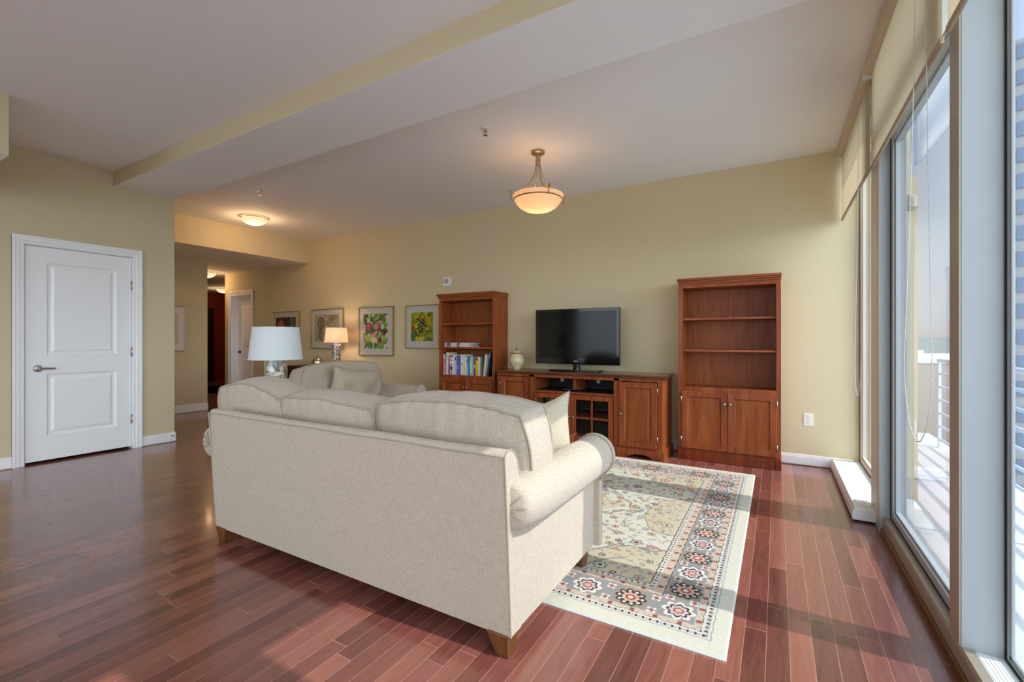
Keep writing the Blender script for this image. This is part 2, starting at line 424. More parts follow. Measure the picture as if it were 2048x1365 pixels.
# dropped beam
bm = B(); box(bm, XL - 0.02, 0.9, 2.07, 2.64, 2.85, 3.08)
bm.normal_update()
for f in bm.faces:
    if abs(f.normal.z) < 0.5: f.material_index = 1
struct('ceiling_beam', bm, [M['ceiling'], M['wall']], bevel=0.003)
bm = B(); box(bm, XL - 0.02, -4.87, -4.2, 1.03, 2.55, 3.05)
bm.normal_update()
for f in bm.faces:
    if abs(f.normal.z) < 0.5: f.material_index = 1
struct('ceiling_soffit', bm, [M['ceiling'], M['wall']], bevel=0.003)

# baseboards (profile: tall board with a small top step and a dark shoe gap)
def baseboard(name, p0, p1, face, h=0.10):
    """p0,p1 along the wall; face = outward normal"""
    bm = B()
    (x0, y0), (x1, y1) = p0, p1
    nx, ny = face
    for a, b_, t in ((0.008, h - 0.018, 0.014), (h - 0.018, h, 0.009)):
        xs = sorted((x0, x1 + nx * t)) if nx else sorted((x0, x1))
        ys = sorted((y0, y1 + ny * t)) if ny else sorted((y0, y1))
        box(bm, xs[0], xs[1], ys[0], ys[1], a, b_)
    return struct(name, bm, M['trim'], bevel=0.002)
baseboard('baseboard_back', (-8.82, WY), (0.60, WY), (0, -1))
baseboard('baseboard_left', (XL, 2.325), (XL, 2.65), (1, 0), 0.11)
baseboard('baseboard_left_near', (XL, -4.1), (XL, 1.315), (1, 0), 0.11)
baseboard('baseboard_hall', (-8.37, 2.66), (-8.37, 4.09), (1, 0), 0.13)

# door stop on the corner baseboard
bm = B(); tube(bm, [(0, 0, 0), (0.05, 0, 0)], 0.006, 8); sphere(bm, (0.055, 0, 0), 0.011, 1)
o = obj('door_stop', bm, M['nickel']); o.location = (XL + 0.014, 2.60, 0.075)
tag(o, 'small metal door stop on the baseboard at the corner right of the white door', 'door stop')

# panelled door builder: local x = width, y = thickness (front at y=0 facing -y), z up
def door_leaf(w_, h_, panels, t=0.04):
    bm = B()
    xs = sorted({0, w_} | {p[0] for p in panels} | {p[1] for p in panels})
    zs = sorted({0, h_} | {p[2] for p in panels} | {p[3] for p in panels})
    for i in range(len(xs) - 1):
        for j in range(len(zs) - 1):
            cx, cz = (xs[i] + xs[i + 1]) / 2, (zs[j] + zs[j + 1]) / 2
            if not any(p[0] < cx < p[1] and p[2] < cz < p[3] for p in panels):
                v = [bm.verts.new(c) for c in ((xs[i], 0, zs[j]), (xs[i + 1], 0, zs[j]), (xs[i + 1], 0, zs[j + 1]), (xs[i], 0, zs[j + 1]))]
                bm.faces.new(v)
    for a, b_, c, d in panels:
        # stepped moulding: groove down, up to raised field
        rings = []
        for ins, dep in ((0, 0), (0.012, 0.010), (0.03, 0.012), (0.055, 0.003)):
            rings.append([bm.verts.new(q) for q in ((a + ins, dep, c + ins), (b_ - ins, dep, c + ins), (b_ - ins, dep, d - ins), (a + ins, dep, d - ins))])
        for r0, r1 in zip(rings, rings[1:]):
            for k in range(4):
                bm.faces.new((r0[k], r0[(k + 1) % 4], r1[(k + 1) % 4], r1[k]))
        bm.faces.new(rings[-1])
    # edges and back
    q = [(0, 0, 0), (w_, 0, 0), (w_, 0, h_), (0, 0, h_)]
    A = [bm.verts.new(p) for p in q]; C = [bm.verts.new((p[0], t, p[2])) for p in q]
    for k in range(4): bm.faces.new((A[k], C[k], C[(k + 1) % 4], A[(k + 1) % 4]))
    bm.faces.new(list(reversed(C)))
    bmesh.ops.remove_doubles(bm, verts=bm.verts, dist=1e-5)
    return bm
def lever_handle(parent, x, z, mat, s=1):
    bm = B(); lathe(bm, [(0.033, 0), (0.033, 0.006), (0.027, 0.012), (0.012, 0.014), (0.011, 0.05)], 24)
    bmesh.ops.rotate(bm, verts=bm.verts, cent=(0, 0, 0), matrix=Matrix.Rotation(PI / 2, 3, 'X'))
    tube(bm, [(0, -0.048, 0), (0.03 * s, -0.052, 0.002), (0.07 * s, -0.05, -0.001), (0.115 * s, -0.046, -0.002)], lambda i: (0.011, 0.010, 0.009, 0.007)[i], 10)
    bmesh.ops.translate(bm, verts=bm.verts, vec=(x, 0, z))
    return obj('door_handle', bm, mat, parent, smooth=True, label='brushed metal lever handle')
# white door, front faces +X : rotate local -y -> +x  (rotz = +90deg maps -y to +x, x to +y)
dw = 0.822
leaf = door_leaf(dw, 2.075, [(0.147, 0.69, 1.02, 1.925), (0.147, 0.69, 0.235, 0.84)])
struct('wall_gap_blocker', boxes([(XL - 0.60, XL - 0.58, dy0 - 0.1, dy1 + 0.1, 0, 2.3), (XL - 0.58, XL - 0.12, dy0 - 0.1, dy0 - 0.08, 0, 2.3), (XL - 0.58, XL - 0.12, dy1 + 0.08, dy1 + 0.1, 0, 2.3), (XL - 0.58, XL - 0.12, dy0 - 0.08, dy1 + 0.08, 2.28, 2.3)]), M['dark_door'])  # unseen dark box added behind the door so the gaps round it stay black
door = obj('door_1', leaf, M['door'], bevel=0.0015)
door['kind'] = 'structure'; door.location = (XL - 0.015, 1.409, 0.024); door.rotation_euler = (0, 0, PI / 2)
lever_handle(door, 0.085, 0.895, M['nickel'], 1)
for hz in (0.30, 1.04, 1.77):
    bm = B(); lathe(bm, [(0.008, -0.05), (0.008, 0.05)], 10, (dw + 0.004, -0.006, hz)); box(bm, dw - 0.006, dw + 0.012, -0.004, 0.002, hz - 0.045, hz + 0.045)
    obj('hinge', bm, M['nickel'], door, label='silver butt hinge')
# casing of the white door
bm = B()
def casing_x(bm, x, y0, y1, zt, w_=0.08):
    for d, t in ((0, 0.012), (0.022, 0.018), (0.052, 0.024)):
        a = w_ - d
        # legs and head, stepped profile growing outwards
        box(bm, x, x + t, y0 - w_, y0 - w_ + a if d else y0 - 0.0, 0, zt + a) if False else None
    box(bm, x, x + 0.012, y0 - w_, y0, 0, zt + w_); box(bm, x, x + 0.02, y0 - w_, y0 - 0.03, 0, zt + w_); box(bm, x, x + 0.026, y0 - w_, y0 - 0.058, 0, zt + w_)
    box(bm, x, x + 0.012, y1, y1 + w_, 0, zt + w_); box(bm, x, x + 0.02, y1 + 0.03, y1 + w_, 0, zt + w_); box(bm, x, x + 0.026, y1 + 0.058, y1 + w_, 0, zt + w_)
    box(bm, x, x + 0.012, y0, y1, zt, zt + w_); box(bm, x, x + 0.02, y0 - 0.03, y1 + 0.03, zt + 0.03, zt + w_); box(bm, x, x + 0.026, y0 - 0.03, y1 + 0.03, zt + 0.058, zt + w_)
casing_x(bm, XL, dy0, dy1, dzt)
box(bm, XL - 0.12, XL, dy0, dy0 + 0.008, 0, dzt); box(bm, XL - 0.12, XL, dy1 - 0.004, dy1, 0, dzt); box(bm, XL - 0.12, XL, dy0, dy1, dzt - 0.005, dzt)
struct('trim_1', bm, M['trim'], bevel=0.003)
# recessed hall door in the television wall
leaf2 = door_leaf(0.70, 2.06, [(0.13, 0.57, 1.0, 1.9), (0.13, 0.57, 0.22, 0.83)])
d2 = obj('door_2', leaf2, M['door'], bevel=0.0015); d2['kind'] = 'structure'; d2.location = (dx0 + 0.005, WY + 0.14, 0.015)
lever_handle(d2, 0.06, 0.93, M['dark_nickel'], 1)
bm = B()
for x0, x1 in ((dx0 - 0.085, dx0 + 0.01), (dx1 - 0.01, dx1 + 0.085)):
    box(bm, x0, x1, WY - 0.014, WY, 0, dz + 0.085)
box(bm, dx0, dx1, WY - 0.014, WY, dz - 0.01, dz + 0.085)
box(bm, dx0 - 0.085, dx0 - 0.05, WY - 0.024, WY, 0, dz + 0.085); box(bm, dx1 + 0.05, dx1 + 0.085, WY - 0.024, WY, 0, dz + 0.085)
box(bm, dx0 - 0.05, dx1 + 0.05, WY - 0.024, WY, dz + 0.05, dz + 0.085)
box(bm, dx0, dx0 + 0.006, WY, WY + 0.2, 0, dz); box(bm, dx1 - 0.006, dx1, WY, WY + 0.2, 0, dz); box(bm, dx0, dx1, WY, WY + 0.2, dz - 0.006, dz)
struct('trim_2', bm, M['trim'], bevel=0.003)
# dark far door at the end of the hall
bm = door_leaf(0.9, 2.08, [(0.15, 0.75, 1.0, 1.92), (0.15, 0.75, 0.22, 0.84)])
d3 = obj('door_3', bm, M['dark_door']); d3['kind'] = 'structure'; d3.location = (-13.97, 6.1, 0.01); d3.rotation_euler = (0, 0, PI / 2)
lever_handle(d3, 0.08, 0.9, M['dark_nickel'], 1)
bm = B(); casing_x(bm, -14.0, 6.09, 7.01, 2.1)
struct('trim_3', bm, M['red_wall'])

# ------------------------------------------------------------------ window wall
# bays along Y: far fixed bay, door bay, near fixed bay, and the bays behind the camera
PIERS = [(5.10, 5.15), (3.60, 3.85), (2.22, 2.36), (0.75, 1.0), (-0.75, -0.62), (-2.35, -2.22), (-4.2, -3.9)]
for i, (a, b_) in enumerate(PIERS):
    if i == 0: continue
    bm = boxes([(0.553 if i == 1 else 0.571, 0.683, a, b_ if i != 2 else 2.325, 0.0, 2.97)])
    struct('wall_window_pier', bm, M['frame_grey'], bevel=0.002)
bm = B()
box(bm, 0.545, 0.555, 3.62, 3.84, 0.09, 2.95)
struct('trim_pier_cover', bm, M['frame_cream'], bevel=0.001)
bm = B()
box(bm, 0.565, 0.572, 2.222, 2.323, 0.099, 2.9); box(bm, 0.547, 0.556, 3.60, 3.625, 0.09, 2.5)
struct('trim_pier_face', bm, M['bronze'], bevel=0.001)
# shallow heads above the glass, and the upper balcony slab that shades the top of the door bay
struct('wall_window_head', boxes([(0.60, 0.70, 3.85, 5.15, 2.85, 3.0), (0.60, 0.70, -4.2, 3.60, 2.93, 3.0)]), M['frame_grey'])
struct('ceiling_upper_balcony', boxes([(0.70, 1.37, 0.9, 3.72, 3.25, 3.45)]), M['concrete'])
# curb in the far bay
bm = B()
prism(bm, [(0.43, 0.012), (0.43, 0.062), (0.445, 0.092), (0.70, 0.092), (0.70, 0.012)], 3.73, 5.135, 'y')
curb = struct('trim_sill', bm, M['sill'], bevel=0.003)
bm = boxes([(0.44, 0.70, 3.745, 5.135, 0.0, 0.012)])
struct('trim_sill_base', bm, M['black'])
# outlet let into the curb
th = thing('floor_outlet', 'small white outlet plate let into the top of the white window curb', 'outlet', (0.50, 3.86, 0.092))
bm = B(); box(bm, -0.036, 0.036, -0.058, 0.058, 0, 0.004); obj('cover_plate', bm, M['white_plastic'], th, bevel=0.0015)
for s in (-1, 1):
    for a in (-0.007, 0.007): obj('slot', boxes([(a - 0.0012, a + 0.0012, s * 0.022 - 0.005, s * 0.022 + 0.005, 0.004, 0.0045)]), M['black'], th, label='dark slot')
# near bay curb and threshold
bm = boxes([(0.60, 0.74, -4.1, 2.22, 0.0, 0.092)])
for k in range(10):
    x = 0.612 + k * 0.0115
    box(bm, x, x + 0.004, -4.1, 2.215, 0.092, 0.0935)
struct('trim_sill_near', bm, M['sill'])
bm = B()
prism(bm, [(0.566, 0.004), (0.566, 0.085), (0.572, 0.098), (0.605, 0.098), (0.605, 0.004)], -4.1, 3.60, 'y')
struct('trim_threshold', bm, M['bronze'], bevel=0.001)
struct('trim_threshold_strip', boxes([(0.556, 0.566, -4.1, 3.60, 0.0, 0.03)]), M['brass_sill'], bevel=0.003)
def window(name, y0, y1, z0, z1, xg, fw, depth, mat, gasket=True):
    bm = B()
    x0, x1 = xg - depth / 2, xg + depth / 2
    box(bm, x0, x1, y0, y0 + fw, z0, z1); box(bm, x0, x1, y1 - fw, y1, z0, z1)
    box(bm, x0, x1, y0 + fw, y1 - fw, z0, z0 + fw); box(bm, x0, x1, y0 + fw, y1 - fw, z1 - fw, z1)
    # inner bead, stepped back
    s = 0.012
    for a, b_, c, d in ((y0 + fw, y0 + fw + s, z0 + fw, z1 - fw), (y1 - fw - s, y1 - fw, z0 + fw, z1 - fw), (y0 + fw, y1 - fw, z0 + fw, z0 + fw + s), (y0 + fw, y1 - fw, z1 - fw - s, z1 - fw)):
        box(bm, xg - depth / 4, xg + depth / 4, a, b_, c, d)
    fr = struct(name, bm, mat, bevel=0.0015)
    bm = B()
    v = [bm.verts.new(p) for p in ((xg, y0 + fw * 0.8, z0 + fw * 0.8), (xg, y1 - fw * 0.8, z0 + fw * 0.8), (xg, y1 - fw * 0.8, z1 - fw * 0.8), (xg, y0 + fw * 0.8, z1 - fw * 0.8))]
    bm.faces.new(v); obj('pane', bm, M['glass'], fr)
    if gasket:
        bm = B(); g = 0.006
        box(bm, x0 - 0.004, x0 + 0.004, y0 - g, y0 + 0.004, z0, z1); box(bm, x0 - 0.004, x0 + 0.004, y1 - 0.004, y1 + g, z0, z1)
        box(bm, x0 - 0.004, x0 + 0.004, y0, y1, z0 - g, z0 + 0.004)
        obj('gasket', bm, M['black'], fr)
    return fr
window('window_1', 3.85, 5.135, 0.094, 2.85, 0.675, 0.035, 0.05, M['frame_cream'])
window('window_2', 2.327, 3.59, 0.10, 2.45, 0.632, 0.045, 0.05, M['frame_grey'])
window('window_7', 2.327, 3.59, 2.46, 2.93, 0.632, 0.035, 0.05, M['frame_grey'], False)
window('window_3', 1.0, 2.216, 0.095, 2.93, 0.694, 0.012, 0.018, M['frame_grey'])
window('window_4', -0.62, 0.75, 0.095, 2.93, 0.712, 0.035, 0.045, M['frame_cream'], False)
window('window_5', -2.22, -0.75, 0.095, 2.93, 0.712, 0.035, 0.045, M['frame_cream'], False)
window('window_6', -3.9, -2.35, 0.095, 2.93, 0.712, 0.035, 0.045, M['frame_cream'], False)

# roller blinds
def chain_mesh(pts, pitch=0.0095, r=0.0026):
    bm = B()
    P = [Vector(p) for p in pts]; acc = 0.0; beads = []
    for a, b_ in zip(P, P[1:]):
        L = (b_ - a).length; s = -acc
        while s + pitch <= L:
            s += pitch; beads.append(a.lerp(b_, s / L))
        acc = L - s
    for q in beads: sphere(bm, q, r, 1)
    tube(bm, pts, 0.0008, 4, caps=False)
    return bm
def loop_pts(y0, y1, zt, zb, ytop0, ytop1, x):
    """a hanging loop: two strands from the roller that spread to a rounded bottom"""
    pts = []
    n = 14; ym = (y0 + y1) / 2; r = abs(y1 - y0) / 2
    for k in range(n + 1):
        f = k / n; z = zt + (zb + r * 1.6 - zt) * f
        pts.append((x, ytop0 + (y0 - ytop0) * f ** 1.6, z))
    for k in range(1, 12):
        a = PI * k / 12
        pts.append((x, ym - r * math.cos(a) * (1 if y1 > y0 else -1), zb + r * 1.6 * (1 - math.sin(a))))
    for k in range(n + 1):
        f = 1 - k / n; z = zt + (zb + r * 1.6 - zt) * f
        pts.append((x, ytop1 + (y1 - ytop1) * f ** 1.6, z))
    return pts
def blind(y0, y1, zb, label, chain=None, x=0.515):
    t = thing('roller_blind', label, 'blind', (x, (y0 + y1) / 2, 2.95), group='tan roller blinds along the window wall')
    L = (y1 - y0) / 2; Z = -2.95
    bm = B(); tube(bm, [(-0.005, -L, -0.045), (-0.005, L, -0.045)], 0.036, 24); obj('roller_tube', bm, M['tube'], t, smooth=True, sharp=60)
    bm = B(); box(bm, 0.0, 0.0012, -L + 0.012, L - 0.012, zb + Z + 0.01, -0.05)
    obj('fabric', bm, M['blind'], t)
    bm = B(); box(bm, -0.006, 0.008, -L + 0.012, L - 0.012, zb + Z, zb + Z + 0.024); obj('hem_bar', bm, M['hem'], t, bevel=0.003)
    for s in (-1, 1):
        bm = B(); box(bm, -0.038, 0.03, s * L - 0.004, s * L + 0.004, -0.085, 0.0); obj('bracket', bm, M['white_plastic'], t, bevel=0.003)
    for c in (chain or []):
        pts = [(p[0] - x, p[1] - (y0 + y1) / 2, p[2] + Z) for p in loop_pts(*c)]
        obj('bead_chain', chain_mesh(pts), M['chain'], t, recalc=False)
    return t
blind(3.66, 5.13, 2.285, 'tan roller blind pulled partway down in the corner beside the television wall', [(3.90, 4.18, 2.88, 0.80, 3.80, 4.0, 0.497)])
blind(2.19, 3.63, 2.27, 'tan roller blind above the tall middle glass panel with a hanging bead chain', [(2.24, 2.67, 2.88, 0.78, 2.33, 2.47, 0.497)])
blind(0.78, 2.15, 2.27, 'tan roller blind nearest the camera, cut by the top right edge')

# ------------------------------------------------------------------ outside
th = thing('balcony', 'narrow concrete balcony with white horizontal rails outside the glass', 'balcony', (0.76, 1.0, 0.0))
bm = boxes([(0.0, 1.20, -6.0, 8.0, -0.40, -0.20)]); obj('slab', bm, M['concrete'], th)
for k in range(7):
    bm = B(); z = -0.09 + k * 0.17
    tube(bm, [(1.06, -6.9, z), (1.06, 6.9, z)], 0.017 if k < 6 else 0.026, 10)
    obj('rail', bm, M['rail'], th, smooth=True)
for k in range(9):
    bm = B(); box(bm, 1.045, 1.075, -6.9 + k * 1.72, -6.86 + k * 1.72, -0.20, 0.92); obj('post', bm, M['rail'], th)
bm = boxes([(0.76, 1.06, WY + 0.05, WY + 0.30, -0.2, 2.62)]); struct('wall_balcony_end', bm, plain('beige_exterior_panel', srgb(190, 176, 156), 0.8))
bm = B(); lathe(bm, [(0.02, 0), (0.05, 0.02), (0.055, 0.10), (0.03, 0.13)], 20)
o = obj('wall_sconce', bm, M['bronze'], smooth=True); o.location = (1.0, WY - 0.01, 2.32)
tag(o, 'small metal lantern on the beige panel outside the glass', 'light')

GZ = -22.0
struct('ground_outside', boxes([(5, 700, -300, 900, GZ - 1, GZ)]), plain('street_ground', srgb(204, 206, 204), 0.9, var=0.3, scale=0.02))
facade = plain('pale_brick_facade', srgb(158, 154, 154), 0.8, var=0.05, scale=0.2)
winm = plain('blue_facade_glass', srgb(112, 124, 142), 0.45, spec=0.2)
roofm = plain('white_flat_roof', srgb(226, 226, 224), 0.8)
def tower(loc, rot, w_, d_, h_, rows, cols, label):
    t = thing('apartment_tower', label, 'building', loc, rot)
    obj('wall', boxes([(0, w_, 0, d_, 0, h_)]), facade, t)
    ch, cw = h_ / rows, w_ / cols
    n = 0
    for i in range(rows):
        if i * ch + loc[2] < -16: continue
        for j in range(cols):
            if n >= 96: break
            obj('window', boxes([(j * cw + cw * 0.14, (j + 1) * cw - cw * 0.14, -0.15, 0.05, i * ch + ch * 0.25, i * ch + ch * 0.80)]), winm, t); n += 1
    return t
# seen past the near bay: direction x/y about 0.31
tower((17.5, 56.0, GZ), math.radians(-32), 16, 14, 49, 22, 5, 'tall pale tower with rows of blue windows seen through the right-hand glass')
def low(x0, x1, y0, y1, h_, label):
    t = thing('low_building', label, 'building', (x0, y0, GZ))
    obj('wall', boxes([(0, x1 - x0, 0, y1 - y0, 0, h_)]), facade, t)
    obj('roof', boxes([(-0.4, x1 - x0 + 0.4, -0.4, y1 - y0 + 0.4, h_, h_ + 0.8), (3, 6, 3, 8, h_ + 0.8, h_ + 2.5)]), roofm, t)
low(26, 46, 80, 104, 15.2, 'long low building with a white flat roof below the horizon')
low(20, 80, 120, 170, 18.5, 'wide white-roofed building far off near the horizon')
low(1, 8, 44, 60, 7.0, 'small white-roofed building low behind the balcony rails')
bm = B()
hx = []
for k in range(60):
    a = math.radians(-10 + k * 2.2)
    hx.append((math.sin(a) * 640, math.cos(a) * 640, 6 + 5 * noise.noise(Vector((k * 0.13, 0, 0)))))
for a, b_ in zip(hx, hx[1:]):
    v = [bm.verts.new(q) for q in ((a[0], a[1], GZ), (b_[0], b_[1], GZ), (b_[0], b_[1], b_[2]), (a[0], a[1], a[2]))]
    bm.faces.new(v)
    u = [bm.verts.new((q[0] * 1.1, q[1] * 1.1, GZ)) for q in (a, b_)]
    bm.faces.new((v[3], v[2], u[1], u[0]))
hl = obj('hills', bm, plain('hazy_blue_hills', srgb(120, 142, 150), 1.0)); hl['kind'] = 'structure'
leafm = plain('tree_foliage', srgb(104, 134, 70), 0.8, var=0.4, scale=2.0)
barkm = plain('tree_bark', srgb(96, 78, 60), 0.9)
def tree(x, y, h_, r, label):
    t = thing('tree', label, 'tree', (x, y, GZ), group='street trees below the balcony')
    bm = B(); tube(bm, [(0, 0, 0), (0.1, 0, h_ * 0.5), (0, 0.1, h_ * 0.8)], lambda i: (0.35, 0.25, 0.12)[i], 8); obj('trunk', bm, barkm, t)
    bm = B(); rr = random.Random(int(x * 7 + y))
    for k in range(420):
        a, b_ = rr.uniform(0, 2 * PI), rr.uniform(-0.6, 1.0)
        rad = r * (0.5 + 0.5 * rr.random()) * math.sqrt(max(0.1, 1 - b_ * b_ * 0.8))
        c = Vector((math.cos(a) * rad, math.sin(a) * rad, h_ * 0.72 + b_ * r))
        q = Matrix.Rotation(rr.uniform(0, PI), 3, Vector((rr.random(), rr.random(), rr.random() + 0.01)).normalized())
        vs = [bm.verts.new(c + q @ Vector(p)) for p in ((-0.45, -0.3, 0), (0.45, -0.3, 0.1), (0.4, 0.35, 0), (-0.4, 0.3, -0.1))]
        bm.faces.new(vs)
    obj('foliage', bm, leafm, t, recalc=False)
tree(9.5, 24, 12, 3.4, 'round green tree low beyond the rails, nearest to the balcony')
tree(14.5, 37, 13, 4.2, 'green tree behind the nearest one beyond the rails')
tree(6.2, 32, 10, 3.0, 'shorter green tree left of the other street trees')

# ------------------------------------------------------------------ soft furniture
def cushion_pts(n, m, W_, H_, T_, corner, bulge, boxb, rad):
    """closed box cushion; returns bmesh verts laid out on a subdivided cube in (x=width, z=height, y=thickness)"""
    bm = B()
    bmesh.ops.create_cube(bm, size=2.0)
    bmesh.ops.subdivide_edges(bm, edges=bm.edges, cuts=n, use_grid_fill=True)
    return bm
def cushion_map(p, W_, H_, T_, corner, bulge, boxb, rad):
    u, t, v = p                       # cube coords -1..1 : x, y(thickness), z
    uu = u * math.sqrt(max(0, 1 - corner * v * v / 2)); vv = v * math.sqrt(max(0, 1 - corner * u * u / 2))
    hx, hy, hz = W_ / 2, T_ / 2, H_ / 2
    # rounded box
    x, y, z = uu * hx, t * hy, vv * hz
    cx = max(-hx + rad, min(hx - rad, x)); cy = max(-hy + rad, min(hy - rad, y)); cz = max(-hz + rad, min(hz - rad, z))
    d = Vector((x - cx, y - cy, z - cz)); L = max(abs(d.x), abs(d.y), abs(d.z))
    if L > 1e-6 and d.length > 1e-6:
        d = d * (L / d.length) * 1.0
    x, y, z = cx + d.x, cy + d.y, cz + d.z
    f = (1 - u * u) * (1 - v * v)
    y += t * bulge * (f ** 0.6 if f > 0 else 0) * abs(t)
    g = (1 - t * t)
    if g > 0:
        x += uu * boxb * g * (1 - 0.5 * v * v); z += vv * boxb * g * (1 - 0.4 * u * u)
    return Vector((x, y, z))
def cushion(name, parent, W_, H_, T_, M4, mat, deform=None, corner=0.25, bulge=0.03, boxb=0.015, rad=0.012, n=26, piping=True, pr=0.0048, label=None, pipm=None):
    bm = cushion_pts(n, 0, W_, H_, T_, corner, bulge, boxb, rad)
    for v in bm.verts:
        p = cushion_map(v.co.copy(), W_, H_, T_, corner, bulge, boxb, rad)
        if deform: p = deform(p, v.co)
        v['c'] if False else None
        v.co = M4 @ p
    o = obj(name, bm, mat, parent, smooth=True, sharp=180, label=label)
    if piping:
        bm = B()
        for t in (-1, 1):
            pts = []
            K = 40
            for s in range(4):
                for k in range(K):
                    a = -1 + 2 * k / K
                    u, v = ((a, -1), (1, a), (-a, 1), (-1, -a))[s]
                    c = Vector((u, t, v)); p = cushion_map(c.copy(), W_, H_, T_, corner, bulge, boxb, rad)
                    if deform: p = deform(p, c)
                    pts.append(M4 @ p)
            # pull out slightly to sit on the seam
            ctr = sum(pts, Vector()) / len(pts)
            pts = [p + (p - ctr).normalized() * 0.002 for p in pts]
            tube(bm, pts, pr, 8, closed=True)
        obj('piping', bm, pipm or M['piping'], o, smooth=True, recalc=True)
    return o
def pillow(W_, H_, T_, M4, mat, name, label, cat, wr=0.0, seed=1, point=0.06):
    """knife-edge throw pillow as its own thing: cover + piping"""
    t = thing(name, label, cat, M4.translation)
    R4 = M4.copy(); R4.translation = (0, 0, 0)
    def mp(u, v, s):
        ex = 1 - 0.15 * (1 - v * v) * abs(u) ** 3; ez = 1 - 0.15 * (1 - u * u) * abs(v) ** 3
        x = u * W_ / 2 * ex; z = v * H_ / 2 * ez
        f = max(0.0, (1 - abs(u) ** 2.4)) * max(0.0, (1 - abs(v) ** 2.4))
        y = s * T_ / 2 * f ** 0.55
        if wr: y += wr * noise.noise(Vector((x * 6 + seed, z * 6, s))) * f ** 0.3
        return R4 @ Vector((x, y, z))
    bm = B(); n = 30; G = {}
    for s in (-1, 1):
        for i in range(n + 1):
            for j in range(n + 1):
                G[s, i, j] = bm.verts.new(mp(-1 + 2 * i / n, -1 + 2 * j / n, s))
        for i in range(n):
            for j in range(n):
                bm.faces.new((G[s, i, j], G[s, i + 1, j], G[s, i + 1, j + 1], G[s, i, j + 1]))
    bmesh.ops.remove_doubles(bm, verts=bm.verts, dist=1e-5)
    c = obj('cover', bm, mat, t, smooth=True, sharp=180)
    pts = []
    for s in range(4):
        for k in range(24):
            a = -1 + 2 * k / 24
            u, v = ((a, -1), (1, a), (-a, 1), (-1, -a))[s]
            pts.append(mp(u, v, 0))
    bm = B(); tube(bm, pts, 0.0045, 8, closed=True); obj('piping', bm, M['piping'], t, smooth=True)
    return t

def arm_mesh(sgn, xo, xi, zc, r, y0, y1, zb, over, r_near):
    """rolled arm: post from xi to xo (outer), roll of radius r bulging past xo by `over`; sgn=+1 right side"""
    bm = B(); prof = []
    ns = 22; rings = []
    ys = [y0, y0 + 0.012, y0 + 0.05, y0 + 0.14, y0 + 0.3, (y0 + y1) / 2, y1 - 0.02, y1]
    for iy, y in enumerate(ys):
        f = min(1.0, (y - y0) / 0.16); k = r_near + (1 - r_near) * (f ** 0.6)
        if iy == 0: k *= 0.86
        rr = r * k
        cx = xo + sgn * (over - r)  # roll centre so that the outermost point is xo+over
        cx = cx - sgn * (1 - k) * r * 0.3
        pts = []
        # outline in (x,z) walked from outer foot up around the roll to the inner foot
        bul = 0.010 * math.sin(PI * min(1, max(0, (y - y0) / (y1 - y0))))
        pts.append((xo, zb)); pts.append((xo + sgn * bul, (zb + zc - rr) / 2)); pts.append((xo + sgn * 0.002, zc - rr * 0.98))
        for q in range(13):
            a = math.radians(-70 + q * 20)
            pts.append((cx + sgn * rr * math.cos(a), zc + rr * math.sin(a)))
        pts.append((xi, zc - rr * 0.4)); pts.append((xi, zb))
        rings.append([bm.verts.new((p[0], y, p[1])) for p in pts])
    m = len(rings[0])
    for A, C in zip(rings, rings[1:]):
        for k in range(m): bm.faces.new((A[k], A[(k + 1) % m], C[(k + 1) % m], C[k]))
    bm.faces.new(rings[0]); bm.faces.new(list(reversed(rings[-1])))
    return bm
def front_panel(sgn, xo, xi, zc, r, y, zb, over):
    pts = [(xo + sgn * 0.035, zb)]
    pts.append((xo + sgn * 0.035, zc - r * 1.25))
    cx = xo + sgn * (over - r)
    for q in range(17):
        a = math.radians(-50 + q * 15)
        pts.append((cx + sgn * (r + 0.004) * math.cos(a), zc + (r + 0.004) * math.sin(a)))
    pts.append((xi, zc - r)); pts.append((xi, zb))
    bm = B(); prism(bm, pts, y, y + 0.03, 'y'); return bm, pts

